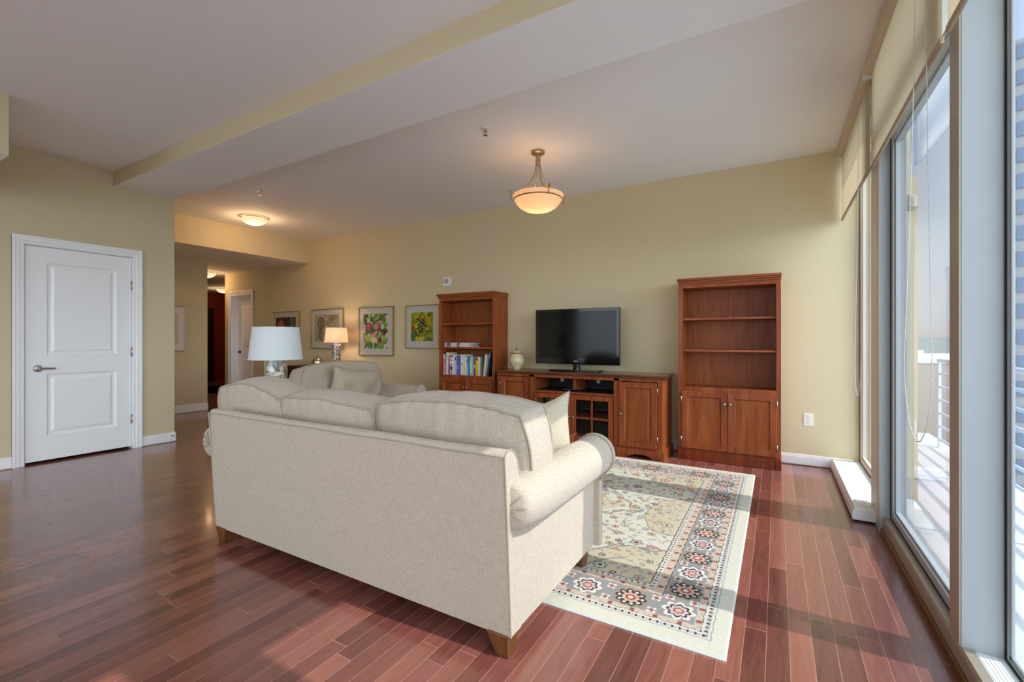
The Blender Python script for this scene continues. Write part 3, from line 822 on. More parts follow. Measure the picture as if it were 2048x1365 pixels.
def sofa(name, label, cat, loc, rotz, W_, D_, ncush, arm_z=0.575, r=0.107, overs=(0.2, 0.105), back_z=0.78, seatw=None, cush=None, legs='foot_wood', group=None, ins=0.18):
    """local: x across, y=0 rear face, +y the front"""
    t = thing(name, label, cat, loc, rotz, group)
    h = W_ / 2
    # back: leaning panel with boxed rounded top
    prof = [(0.035, 0.088), (0.018, 0.30), (0.004, 0.60), (-0.006, back_z - 0.02), (-0.006, back_z - 0.006), (0.006, back_z + 0.006), (0.03, back_z + 0.010), (0.062, back_z - 0.008), (0.086, back_z - 0.040), (0.098, back_z - 0.085), (0.11, back_z - 0.30), (0.12, 0.30), (0.12, 0.088)]
    bm = B(); nx = 40; rings = []
    for i in range(nx + 1):
        x = -h + W_ * i / nx
        e = min(1.0, min(i, nx - i) / 1.0)
        ring = []
        for k, (py, pz) in enumerate(prof):
            sag = 0.004 * noise.noise(Vector((x * 3, k * 0.4, 2.0))) if 2 < k < 10 else 0.002 * noise.noise(Vector((x * 2, pz * 4, 5.0)))
            cy = 0.055
            ring.append(bm.verts.new((x, (py if e > 0 else cy + (py - cy) * 0.93) + sag, pz + (sag if k > 2 and k < 10 else 0))))
        rings.append(ring)
    m = len(prof)
    for A, C in zip(rings, rings[1:]):
        for k in range(m): bm.faces.new((A[k], A[(k + 1) % m], C[(k + 1) % m], C[k]))
    bm.faces.new(list(reversed(rings[0]))); bm.faces.new(rings[-1])
    bk = obj('back_frame', bm, M['sofa'], t, smooth=True, sharp=50)
    # welt lines: along the top rear edge and down both rear corners
    bm = B()
    pts = [(-h - 0.001, 0.036, 0.09), (-h - 0.001, 0.004, 0.6), (-h - 0.001, -0.008, back_z - 0.012)] 
    top = [(-h + W_ * i / 30, -0.008 + 0.002 * noise.noise(Vector((i * 0.3, 1, 1))), back_z - 0.010 + 0.003 * noise.noise(Vector((i * 0.25, 7, 1)))) for i in range(31)]
    tube(bm, pts + top + [(h + 0.001, 0.004, 0.6), (h + 0.001, 0.036, 0.09)], 0.0036, 8)
    obj('piping', bm, M['piping'], bk, smooth=True); bm = B()
    tube(bm, [(h, -0.008, back_z - 0.012), (h, 0.010, back_z + 0.008), (h, 0.035, back_z + 0.011), (h, 0.066, back_z - 0.006), (h, 0.088, back_z - 0.042), (h, 0.099, back_z - 0.088)], 0.0034, 8)
    obj('piping', bm, M['piping'], bk, smooth=True)
    # arms
    for sgn, over in ((-1, overs[0]), (1, overs[1])):
        xo, xi = sgn * h * 0.9965, sgn * (h - ins)
        am = obj('arm', arm_mesh(sgn, xo, xi, arm_z, r, 0.035, D_, 0.088, over, 0.80), M['sofa'], t, smooth=True, sharp=50)
        bm, pp = front_panel(sgn, xo, xi, arm_z, r, D_, 0.088, over)
        fp = obj('front_panel', bm, M['sofa'], am, bevel=0.004, label='flat rolled front face of the arm')
        bm = B(); tube(bm, [(p[0], D_ + 0.03, p[1]) for p in pp[:-2]], 0.0036, 6); obj('piping', bm, M['piping'], am, smooth=True); bm = B(); tube(bm, [(p[0], D_ + 0.001, p[1]) for p in pp[1:-2]], 0.0036, 6)
        # pleat folds at the rear end of the roll
        cx = xo + sgn * (over - r)
        obj('piping', bm, M['piping'], am, smooth=True)
        for a in (-35, 5, 45, 85):
            ra = math.radians(a); bm = B()
            tube(bm, [(cx - sgn * 0.02, 0.030, arm_z - 0.01), (cx + sgn * r * 0.45 * math.cos(ra), 0.029, arm_z + r * 0.45 * math.sin(ra)), (cx + sgn * r * 0.66 * math.cos(ra), 0.034, arm_z + r * 0.66 * math.sin(ra))], lambda i: (0.002, 0.003, 0.0015)[i], 6)
            obj('pleat', bm, M['piping'], am, smooth=True)
    # seat base and front rail
    bm = boxes([(-h + ins, h - ins, 0.1, D_ - 0.01, 0.09, 0.30)]); obj('seat_base', bm, M['sofa'], t, bevel=0.015)
    sw = (W_ - 2 * ins) / ncush
    for k in range(ncush):
        M4 = Matrix.Translation((-h + ins + sw * (k + 0.5), (D_ + 0.13) / 2 + 0.03, 0.385)) @ Matrix.Rotation(PI / 2, 4, 'X')
        cushion('seat_cushion', t, sw - 0.006, D_ - 0.15, 0.165, M4, M['sofa'], bulge=0.015, n=14, corner=0.06)
    for (cx, cw, ch, cy, cz, tilt, T_, dz_, seed, roll) in cush:
        def deform(p, c, seed=seed, dz_=dz_, cw=cw, ch=ch):
            q = p.copy()
            k = max(0.0, c.z)                                   # slump of the top edge
            q.z += k * (dz_ * (1 - (p.x / (cw / 2)) ** 2) - dz_ * 0.5) + k * 0.012 * noise.noise(Vector((p.x * 5 + seed * 3, 0.3, seed)))
            q.x += 0.010 * noise.noise(Vector((p.z * 6, seed * 2.1, 1.0))) * (1 if abs(c.x) > 0.9 else 0.4)
            q.y += 0.007 * noise.noise(Vector((p.x * 5, p.z * 5, seed + 9)))
            if c.z > 0.95 and abs(c.y) < 0.97:                 # gathers across the top boxing
                q.z += 0.0065 * math.sin(p.x * 80 + 3 * noise.noise(Vector((p.x * 4, seed, 0)))) * (1 - c.y * c.y) * (0.4 + noise.noise(Vector((p.x * 9, seed, 4))))
            if c.y < -0.9:                                     # soft puckers below the seam on the rear face
                q.y += 0.0045 * max(0, c.z) ** 2 * math.sin(p.x * 75 + 5 * noise.noise(Vector((p.x * 5, p.z * 3, seed))))
            return q
        M4 = Matrix.Translation((cx, cy, cz)) @ Matrix.Rotation(math.radians(roll), 4, 'Y') @ Matrix.Rotation(math.radians(tilt), 4, 'X')
        cushion('back_cushion', t, cw, ch, T_, M4, M['sofa'], deform, corner=0.30 if ncush > 1 else 0.5, bulge=0.028, boxb=0.016, n=30, pr=0.0056)
    # tapered feet
    for sx in (-1, 1):
        for y in (0.07, D_ - 0.10):
            bm = B(); cx = sx * (h - 0.055)
            a, b_ = 0.045, 0.028
            top = [(cx - a, y - a), (cx + a, y - a), (cx + a, y + a), (cx - a, y + a)]
            ox = cx + sx * 0.012
            bot = [(ox - b_, y - b_), (ox + b_, y - b_), (ox + b_, y + b_), (ox - b_, y + b_)]
            T = [bm.verts.new((p[0], p[1], 0.092)) for p in top]; Bt = [bm.verts.new((p[0], p[1], 0.0132 if (y > 0.5 and name == 'sofa') else 0.0)) for p in bot]
            for k in range(4): bm.faces.new((Bt[k], Bt[(k + 1) % 4], T[(k + 1) % 4], T[k]))
            bm.faces.new(T); bm.faces.new(list(reversed(Bt)))
            obj('foot', bm, M[legs], t, bevel=0.002, label='tapered brown wooden foot')
    return t
SX = (-0.855 - 2.888) / 2
SOFA = sofa('sofa', 'large cream three-cushion sofa seen from behind in the middle of the room', 'sofa', (SX, 1.424, 0), 0, 2.033, 0.93, 3,
     cush=[(0.605, 0.85, 0.46, 0.275, 0.70, 7, 0.20, 0.02, 1.0, 0.0),
           (-0.20, 0.76, 0.44, 0.275, 0.675, 8, 0.20, 0.00, 2.0, 1.0),
           (-0.895, 0.69, 0.47, 0.275, 0.685, 8, 0.21, 0.05, 3.0, 3.0)])
# armchair facing the window wall (+X)
sofa('armchair', 'wide cream armchair with a throw pillow, beyond the sofa near the framed pictures', 'armchair', (-4.90, 3.64, 0), -PI / 2, 1.30, 1.08, 1,
     arm_z=0.545, r=0.09, overs=(0.09, 0.09), back_z=0.74, ins=0.17,
     cush=[(-0.0, 1.14, 0.48, 0.40, 0.68, 9, 0.22, 0.02, 5.0, 0.0)])
# throw pillows
M4 = Matrix.Translation((-4.27, 3.66, 0.65)) @ Matrix.Rotation(PI / 2, 4, 'Z') @ Matrix.Rotation(math.radians(14), 4, 'X') @ Matrix.Rotation(math.radians(7), 4, 'Y')
pillow(0.72, 0.46, 0.19, M4, M['pillow'], 'throw_pillow', 'cream throw pillow leaning in the armchair', 'pillow', wr=0.03, seed=3)
M4 = Matrix.Translation((-1.03, 2.02, 0.692)) @ Matrix.Rotation(math.radians(58), 4, 'Z') @ Matrix.Rotation(math.radians(10), 4, 'X') @ Matrix.Rotation(math.radians(-12), 4, 'Y')
pillow(0.42, 0.42, 0.15, M4, M['pillow'], 'throw_pillow', 'cream throw pillow with one pointed corner standing inside the near arm of the sofa', 'pillow', wr=0.01, seed=8)

# ------------------------------------------------------------------ cabinets
def framed_door(parent, x0, x1, z0, z1, y, name='door', fw=0.055, glass=False, knob=None, raised=True):
    """door facing -y with stiles, rails and a recessed panel"""
    bm = B(); t = 0.02
    box(bm, x0, x0 + fw, y - t, y, z0, z1); box(bm, x1 - fw, x1, y - t, y, z0, z1)
    box(bm, x0 + fw, x1 - fw, y - t, y, z0, z0 + fw); box(bm, x0 + fw, x1 - fw, y - t, y, z1 - fw, z1)
    o = obj(name, bm, M['cherry'], parent, bevel=0.003)
    a, b_, c, d = x0 + fw, x1 - fw, z0 + fw, z1 - fw
    if glass:
        bm = B(); xm, zm = (a + b_) / 2, (c + d) / 2
        box(bm, xm - 0.009, xm + 0.009, y - 0.018, y - 0.004, c, d); box(bm, a, xm - 0.009, y - 0.018, y - 0.004, zm - 0.009, zm + 0.009); box(bm, xm + 0.009, b_, y - 0.018, y - 0.004, zm - 0.009, zm + 0.009)
        obj('muntin', bm, M['cherry'], o, bevel=0.002)
        bm = B(); v = [bm.verts.new(q) for q in ((a, y - 0.006, c), (b_, y - 0.006, c), (b_, y - 0.006, d), (a, y - 0.006, d))]; bm.faces.new(v)
        obj('pane', bm, M['glass_thin'], o)
    else:
        bm = B(); rings = []
        steps = ((0, 0.020), (0.006, 0.012), (0.012, 0.009)) + (((0.018, 0.008), (0.035, 0.016)) if raised else ())
        for ins, dep in steps:
            rings.append([bm.verts.new(q) for q in ((a + ins, y - dep, c + ins), (b_ - ins, y - dep, c + ins), (b_ - ins, y - dep, d - ins), (a + ins, y - dep, d - ins))])
        for r0, r1 in zip(rings, rings[1:]):
            for k in range(4): bm.faces.new((r0[k], r0[(k + 1) % 4], r1[(k + 1) % 4], r1[k]))
        bm.faces.new(rings[-1]); obj('panel', bm, M['panel'], o)
    if knob:
        bm = B(); lathe(bm, [(0.006, 0), (0.005, 0.008), (0.011, 0.014), (0.014, 0.021), (0.010, 0.027), (0.002, 0.029)], 16)
        bmesh.ops.rotate(bm, verts=bm.verts, cent=(0, 0, 0), matrix=Matrix.Rotation(PI / 2, 3, 'X'))
        bmesh.ops.translate(bm, verts=bm.verts, vec=(knob[0], y - t, knob[1])); obj('knob', bm, M['nickel'], o, smooth=True, label='round metal knob')
    return o
def hinges(parent, x, zs, y):
    for z in zs:
        bm = B(); lathe(bm, [(0.005, -0.03), (0.005, 0.03)], 8, (x, y - 0.022, z)); obj('hinge', bm, M['nickel'], parent)

def bookcase(loc, label, crown_left, crown_right=0.006):
    t = thing('bookcase', label, 'bookcase', loc)
    W_, D_, H_ = 0.893, 0.315, 1.81       # local: x 0..W, y 0(front)..D
    s = 0.038
    bm = B()
    box(bm, 0, s, 0, D_, 0.10, 1.745); box(bm, W_ - s, W_, 0, D_, 0.10, 1.745)
    box(bm, s, W_ - s, 0.012, D_, 0.695, 0.725); box(bm, s, W_ - s, 0, 0.02, 0.68, 0.730)
    box(bm, s, W_ - s, 0.0, 0.02, 0.10, 0.118); box(bm, s, W_ - s, 0.0, D_, 1.715, 1.745)
    obj('body', bm, M['cherry'], t, bevel=0.0025)
    obj('back_panel', boxes([(s, W_ - s, D_ - 0.012, D_ - 0.002, 0.11, 1.73)]), M['panel'], t)
    for z in (1.405, 1.09):
        obj('shelf', boxes([(s, W_ - s, 0.02, D_ - 0.014, z - 0.011, z + 0.011)]), M['cherry_h'], t, bevel=0.003)
    # plinth with corner blocks
    bm = B(); box(bm, -0.004, 0.045, -0.020, D_, 0, 0.098); box(bm, W_ - 0.045, W_ + 0.004, -0.020, D_, 0, 0.098); box(bm, 0.045, W_ - 0.045, -0.014, 0.02, 0.0, 0.098)
    box(bm, 0, W_, -0.012, 0.01, 0.098, 0.108)
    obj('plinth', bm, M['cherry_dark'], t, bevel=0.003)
    # crown
    bm = B(); a, b_ = -crown_left, crown_right
    for f, y, z0, z1 in ((0.0, -0.004, 1.735, 1.752), (0.35, -0.012, 1.752, 1.772), (0.7, -0.022, 1.772, 1.788), (1.0, -0.032, 1.788, H_)):
        box(bm, a * f, W_ + b_ * f, y, D_, z0, z1)
    obj('crown', bm, M['cherry_h'], t, bevel=0.004)
    m = W_ / 2 + 0.004
    framed_door(t, s - 0.006, m - 0.002, 0.118, 0.685, -0.001, knob=(m - 0.025, 0.575), raised=False)
    framed_door(t, m + 0.002, W_ - s + 0.006, 0.118, 0.685, -0.001, knob=(m + 0.027, 0.575), raised=False)
    hinges(t, s - 0.008, (0.20, 0.60), 0.0); hinges(t, W_ - s + 0.008, (0.20, 0.60), 0.0)
    # fluted corner trims
    bm = B()
    for x in (0.0, W_ - 0.004): box(bm, x, x + 0.004, -0.003, 0.004, 0.17, 1.68)
    obj('corner_bead', bm, M['cherry'], t)
    return t
bookcase((-0.861, 4.83, 0), 'empty cherry bookcase right of the television with three open shelves', 0.012)
bookcase((-3.95, 4.83, 0), 'cherry bookcase left of the television holding a row of books', 0.03)

# media console
t = thing('media_console', 'long cherry media console under the television with glass middle doors', 'console', (-2.90, 4.63, 0))
W_, D_ = 1.925, 0.44
bm = B()
box(bm, 0.0, 0.05, 0, D_, 0.09, 0.80); box(bm, W_ - 0.05, W_, 0, D_, 0.09, 0.80)            # ends
for a in (0.435, 1.43): box(bm, a, a + 0.06, 0, D_, 0.09, 0.80)                        # partitions
box(bm, 0.05, W_ - 0.05, 0.0, 0.03, 0.77, 0.80)
box(bm, 0.495, 1.43, 0, D_ - 0.01, 0.60, 0.625); box(bm, 0.94, 0.975, 0.085, D_ - 0.02, 0.625, 0.772)
box(bm, 0.05, W_ - 0.05, 0, D_, 0.085, 0.105)
obj('body', bm, M['cherry'], t, bevel=0.003)
bm = boxes([(0.05, W_ - 0.05, D_ - 0.012, D_, 0.105, 0.80), (0.50, 1.425, 0.03, D_ - 0.014, 0.626, 0.629)]); obj('back_panel', bm, M['console_in'], t)
bm = B()
for z0, z1, e in ((0.797, 0.808, 0.008), (0.808, 0.820, 0.018), (0.820, 0.838, 0.030)):
    box(bm, -e, W_ + e, -e, D_ + 0.01, z0, z1)
obj('top', bm, M['cherry_top'], t, bevel=0.004)
# base with bracket cutouts
bm = B()
def bracket(x0, x1):
    pts = [(x0, 0), (x0 + 0.10, 0), (x0 + 0.14, 0.018), (x0 + 0.19, 0.036), (x1 - 0.19, 0.036), (x1 - 0.14, 0.018), (x1 - 0.10, 0), (x1, 0), (x1, 0.088), (x0, 0.088)]
    prism(bm, pts, -0.018, 0.0, 'y')
bracket(-0.018, 0.47); bracket(1.46, W_ + 0.018); 
prism(bm, [(0.47, 0.04), (1.46, 0.04), (1.46, 0.088), (0.47, 0.088)], -0.012, 0.0, 'y')
box(bm, W_ - 0.005, W_ + 0.018, 0, D_, 0, 0.088); box(bm, -0.018, 0.005, 0, D_, 0, 0.088)
box(bm, -0.008, W_ + 0.008, -0.008, D_, 0.088, 0.098)
obj('base', bm, M['cherry'], t, bevel=0.003)
framed_door(t, 0.055, 0.432, 0.108, 0.765, 0.0, knob=(0.41, 0.44))
framed_door(t, 1.493, 1.872, 0.108, 0.765, 0.0, knob=(1.515, 0.44))
framed_door(t, 0.498, 0.960, 0.108, 0.598, 0.0, glass=True, knob=(0.936, 0.36), fw=0.05)
framed_door(t, 0.964, 1.427, 0.108, 0.598, 0.0, glass=True, knob=(0.988, 0.36), fw=0.05)
obj('inner_shelf', boxes([(0.50, 1.42, 0.04, D_ - 0.02, 0.34, 0.355)]), M['cherry_h'], t)
hinges(t, 1.878, (0.20, 0.68), 0.0); hinges(t, 0.048, (0.20, 0.68), 0.0)
for x in (0.66, 1.115):
    bm = B(); lathe(bm, [(0.024, 0), (0.024, 0.004), (0.016, 0.005)], 20); bmesh.ops.rotate(bm, verts=bm.verts, cent=(0, 0, 0), matrix=Matrix.Rotation(PI / 2, 3, 'X'))
    bmesh.ops.translate(bm, verts=bm.verts, vec=(x, D_ - 0.013, 0.715)); obj('cable_grommet', bm, M['white_plastic'], t, label='round grey grommet')
# remote lying on the open shelf
t = thing('remote_control', 'thin dark remote control lying on the open shelf of the media console', 'remote', (-1.98, 4.675, 0.6298), 0.1)
bm = B(); box(bm, -0.09, 0.09, -0.02, 0.02, 0, 0.018); obj('case', bm, M['black_plastic'], t, bevel=0.005)
bm = B()
for k in range(8):
    for j in (-1, 0, 1): box(bm, -0.07 + k * 0.018, -0.062 + k * 0.018, j * 0.011 - 0.003, j * 0.011 + 0.003, 0.018, 0.0195)
obj('button', bm, plain('blue_grey_buttons', srgb(110, 130, 150), 0.5), t, label='grey buttons')['kind'] = 'stuff'

# television
t = thing('television', 'black flat television on a swivel foot on the media console', 'television', (-2.0, 4.90, 0.838))
X0, X1, Z0, Z1 = -0.516, 0.514, 0.075, 0.717
bm = B(); prism(bm, rounded_rect(X1 - X0, Z1 - Z0, 0.012), -0.01, 0.03, 'y'); bmesh.ops.translate(bm, verts=bm.verts, vec=((X0 + X1) / 2, 0, (Z0 + Z1) / 2))
box(bm, X0 + 0.12, X1 - 0.12, 0.03, 0.075, Z0 + 0.08, Z1 - 0.06)
obj('housing', bm, M['black_plastic'], t, bevel=0.003)
obj('screen', boxes([(X0 + 0.038, X1 - 0.038, -0.0125, -0.009, Z0 + 0.072, Z1 - 0.034)]), M['screen'], t)
bm = B(); box(bm, -0.035, 0.035, -0.0, 0.05, 0.0, Z0 + 0.06); tube(bm, [(0, 0.02, 0.01), (0, 0.02, 0.08)], 0.035, 16); obj('neck', bm, M['black_plastic'], t, bevel=0.003)
bm = B(); prism(bm, rounded_rect(0.60, 0.22, 0.03), 0.0, 0.014, 'z'); obj('foot', bm, M['black_plastic'], t, bevel=0.004)
# maker's mark on the lower bezel: a ring beside two letters
bm = B(); lathe(bm, [(0.0075, -0.0002), (0.0075, 0.0006)], 20, (-0.012, 0, 0)); 
bmesh.ops.rotate(bm, verts=bm.verts, cent=(0, 0, 0), matrix=Matrix.Rotation(PI / 2, 3, 'X')); bmesh.ops.translate(bm, verts=bm.verts, vec=(0.0, -0.0105, Z0 + 0.036))
z = Z0 + 0.029
for a in ((0.002, 0.005, 0, 0.014), (0.005, 0.010, 0, 0.003), (0.013, 0.016, 0, 0.014), (0.016, 0.023, 0, 0.003), (0.016, 0.023, 0.011, 0.014), (0.020, 0.023, 0.003, 0.008), (0.018, 0.020, 0.006, 0.008)):
    box(bm, a[0], a[1], -0.0115, -0.0100, z + a[2], z + a[3])
obj('logo', bm, M['white_plastic'], t, label='small pale maker mark')

# lidded jar on the console
t = thing('ginger_jar', 'pale green lidded ceramic jar at the left end of the media console', 'jar', (-2.775, 4.88, 0.838))
bm = B(); lathe(bm, [(0.048, 0), (0.052, 0.006), (0.05, 0.014), (0.075, 0.045), (0.092, 0.085), (0.094, 0.115), (0.078, 0.155), (0.062, 0.178), (0.058, 0.186)], 36); obj('body', bm, M['ceramic'], t, smooth=True, sharp=60)
bm = B(); lathe(bm, [(0.060, 0.184), (0.068, 0.188), (0.069, 0.200), (0.060, 0.203)], 36); obj('rim', bm, M['ceramic_brown'], t, smooth=True, label='brown rim')
bm = B(); lathe(bm, [(0.062, 0.203), (0.055, 0.214), (0.03, 0.224), (0.010, 0.228)], 36); l_ = obj('lid', bm, M['ceramic'], t, smooth=True)
bm = B(); lathe(bm, [(0.010, 0.226), (0.016, 0.236), (0.017, 0.246), (0.008, 0.258), (0.001, 0.266)], 16); obj('knob', bm, M['ceramic_brown'], l_, smooth=True, label='brown finial knob')

# ------------------------------------------------------------------ books
def book(x, w_, h_, d_, col, label, lean=0.0, z=0.7255, y=4.86, band=None, flat=False, grp='upright books on the left bookcase'):
    t = thing('book', label, 'book', (x, y, z), 0, grp)
    R = Matrix.Rotation(lean, 4, 'Y')
    def fin(bm):
        bmesh.ops.transform(bm, verts=bm.verts, matrix=R)
    if not flat:
        if lean:  # keep lowest corner on the shelf
            lift = max(0.0, -(R @ Vector((0, 0, 0))).z, -(R @ Vector((w_, 0, 0))).z)
            R = Matrix.Translation((0, 0, lift)) @ R
        c = 0.0025
        bm = boxes([(0, w_, 0, 0.004, 0, h_), (0, c, 0.004, d_, 0, h_), (w_ - c, w_, 0.004, d_, 0, h_)]); fin(bm)
        cv = obj('cover', bm, plain('book_cover', srgb(*col), 0.5), t, bevel=0.0012)
        bm = boxes([(c, w_ - c, 0.004, d_ - 0.004, 0.003, h_ - 0.003)]); fin(bm); obj('pages', bm, M['mat_board'], t)
        if band:
            bm = boxes([(w_ * 0.15, w_ * 0.85, -0.0006, 0.0005, h_ * a, h_ * b_) for a, b_ in band[1]]); fin(bm)
            obj('spine_print', bm, plain('spine_print', srgb(*band[0]), 0.5), cv)
    else:
        bm = boxes([(0, d_, 0, w_, 0, 0.002), (0, d_, 0, w_, h_ - 0.002, h_), (0, 0.003, 0, w_, 0.002, h_ - 0.002)])
        cv = obj('cover', bm, plain('book_cover', srgb(*col), 0.5), t)
        bm = boxes([(0.003, d_ - 0.003, 0.004, w_ - 0.004, 0.002, h_ - 0.002)]); obj('pages', bm, M['mat_board'], t)
        if band:
            bm = boxes([(d_ * a, d_ * b_, -0.0006, 0.0004, h_ * 0.2, h_ * 0.8) for a, b_ in band[1]]); obj('spine_print', bm, plain('spine_print', srgb(*band[0]), 0.5), cv)
    return t
bx = -3.905
BK = [  # width, height, colour, lean, print, label
 (0.020, 0.275, (226, 214, 214), 0, ((200, 130, 150), ((0.1, 0.8),)), 'white book with a pink stripe, first at the left end of the row'),
 (0.022, 0.240, (176, 128, 160), 0, ((70, 70, 130), ((0.6, 0.85),)), 'mauve book with a navy patch, second from the left end'),
 (0.038, 0.298, (222, 214, 186), 0, ((200, 190, 160), ((0.7, 0.9),)), 'tall cream book near the left end of the row'),
 (0.022, 0.255, (208, 70, 120), 0, ((40, 30, 40), ((0.05, 0.55),)), 'thin pink and black book beside the tall cream one'),
 (0.046, 0.238, (226, 226, 230), 0, ((30, 30, 34), ((0.05, 0.1), (0.16, 0.2), (0.26, 0.5), (0.56, 0.6), (0.8, 0.86))), 'white book with heavy black print on its spine'),
 (0.030, 0.270, (218, 216, 226), 0, None, 'plain white book right of the black-printed one'),
 (0.028, 0.262, (196, 184, 214), 0, ((40, 60, 90), ((0.75, 0.9),)), 'pale lilac book with a dark label near the top'),
 (0.036, 0.258, (96, 104, 168), 0, ((150, 150, 200), ((0.3, 0.5),)), 'periwinkle blue book in the left half of the row'),
 (0.026, 0.262, (84, 96, 150), 0, None, 'darker blue book beside the periwinkle one'),
 (0.034, 0.272, (222, 222, 226), 0, ((180, 120, 130), ((0.5, 0.6),)), 'white book with a faint red mark beside the blue ones'),
 (0.030, 0.275, (214, 210, 190), 0, None, 'tall ivory book in the middle of the row'),
 (0.026, 0.238, (228, 224, 208), 0, None, 'short ivory book left of the turquoise one'),
 (0.018, 0.225, (186, 190, 178), 0, ((60, 60, 60), ((0.7, 0.95),)), 'thin grey-green book touching the turquoise one'),
 (0.030, 0.252, (30, 140, 178), 0, ((16, 60, 80), ((0.88, 0.97),)), 'bright turquoise book near the middle of the row'),
 (0.030, 0.250, (164, 196, 190), 0, ((220, 220, 210), ((0.2, 0.7),)), 'pale sea-green book right of the turquoise one'),
 (0.024, 0.254, (150, 176, 196), 0, None, 'pale blue book in the middle of the row'),
 (0.030, 0.250, (120, 76, 88), 0, ((224, 184, 40), ((0.4, 0.6),)), 'plum book with a yellow patch'),
 (0.034, 0.248, (226, 186, 30), 0, ((50, 30, 20), ((0.82, 0.96),)), 'yellow book with a dark top band'),
 (0.032, 0.250, (220, 210, 194), 0, None, 'cream book right of the yellow one'),
 (0.020, 0.248, (120, 122, 128), 0, None, 'slim grey book right of the yellow one'),
 (0.016, 0.244, (92, 96, 62), 0, None, 'slim olive book before the leaning ones'),
]
for w_, h_, col, lean, band, lab in BK:
    book(bx, w_, h_, 0.19, col, lab, lean, band=band); bx += w_ + 0.0025
BK2 = [(0.030, 0.282, (218, 216, 200), 0.11, None, 'ivory book leaning right, first of the leaning ones'),
       (0.020, 0.270, (150, 152, 156), 0.125, None, 'grey book leaning right between ivory and navy'),
       (0.024, 0.318, (34, 46, 58), 0.13, ((120, 160, 170), ((0.75, 0.95),)), 'tallest book, dark navy, leaning near the right end of the shelf')]
for w_, h_, col, lean, band, lab in BK2:
    book(bx + 0.002, w_, h_, 0.19, col, lab, lean, band=band); bx += w_ + 0.004
book(-3.118, 0.012, 0.14, 0.18, (206, 160, 176), 'short pink book at the right end of the row')
for k, (hh, dd, col, lab) in enumerate(((0.020, 0.42, (210, 204, 200), 'white book lying flat, bottom of the stack on the middle shelf'),
                                    (0.018, 0.40, (60, 56, 60), 'dark book lying flat in the middle of the stack'),
                                    (0.016, 0.41, (214, 208, 204), 'pale book lying flat on top of the stack'))):
    book(-3.895 + 0.004 * k, 0.24, hh, dd, col, lab, z=1.1016 + (0, 0.0205, 0.039)[k], y=4.87, flat=True, band=((40, 36, 40), ((0.08, 0.25), (0.5, 0.62))), grp='books lying flat on the left bookcase')

# ------------------------------------------------------------------ pictures
def nz(x, y, s, k=0.0): return noise.noise(Vector((x * s, y * s, k)))
def painting_mesh(w_, h_, fn, nx=110, ny=140):
    bm = B(); col = bm.loops.layers.float_color.new('Col')
    G = [[bm.verts.new((w_ * i / nx, 0, h_ * j / ny)) for j in range(ny + 1)] for i in range(nx + 1)]
    def tex(u, v):
        c = fn(u + 0.012 * nz(u, v, 16, 8), v + 0.012 * nz(u, v, 16, 3))
        k = 1 + 0.55 * nz(u, v, 26, 5) + 0.35 * nz(u, v, 60, 6)
        return (c[0] * k, c[1] * k, c[2] * k, 1.0)
    C = [[tex(i / nx, j / ny) for j in range(ny + 1)] for i in range(nx + 1)]
    for i in range(nx):
        for j in range(ny):
            f = bm.faces.new((G[i][j], G[i + 1][j], G[i + 1][j + 1], G[i][j + 1]))
            for l, (a, b_) in zip(f.loops, ((i, j), (i + 1, j), (i + 1, j + 1), (i, j + 1))): l[col] = C[a][b_]
    return bm
VC = vcol_mat('printed_picture', 0.6, coat=0.0)
def mixc(a, b_, f):
    f = max(0, min(1, f)); return tuple(a[i] * (1 - f) + b_[i] * f for i in range(3)) + (1.0,)
def art_fruit(u, v):
    g = mixc(srgb(60, 110, 40), srgb(176, 204, 110), 0.5 + 1.1 * nz(u + 0.4 * nz(u, v, 3), v, 5, 1))
    if nz(u * 1.2, v * 0.8, 9, 4) > 0.24: g = srgb(232, 232, 214)
    if abs((v - 0.78) - (u - 0.55) * 0.5 + 0.04 * nz(u, v, 6)) < 0.035 and u > 0.4: g = srgb(128, 112, 84)
    for cx, cy, rx, ry, c1, c2 in ((0.23, 0.63, 0.13, 0.125, (176, 50, 78), (220, 140, 150)), (0.55, 0.62, 0.15, 0.125, (184, 62, 84), (238, 206, 206)), (0.86, 0.48, 0.07, 0.08, (150, 30, 40), (190, 60, 60)), (0.68, 0.24, 0.09, 0.07, (150, 34, 40), (190, 70, 60)), (0.45, 0.38, 0.10, 0.08, (206, 100, 110), (226, 170, 160)), (0.15, 0.94, 0.07, 0.05, (150, 60, 40), (170, 80, 50))):
        d = ((u - cx) / rx) ** 2 + ((v - cy) / ry) ** 2
        if d < 1: g = mixc(srgb(*c2), srgb(*c1), d + 0.4 * ((u - cx) / rx - (v - cy) / ry) * 0.5 + 0.2)
    if ((u - 0.42) / 0.12) ** 2 + ((v - 0.26) / 0.08) ** 2 < 1 + 1.5 * nz(u, v, 22, 2): g = srgb(236, 230, 206)
    return g
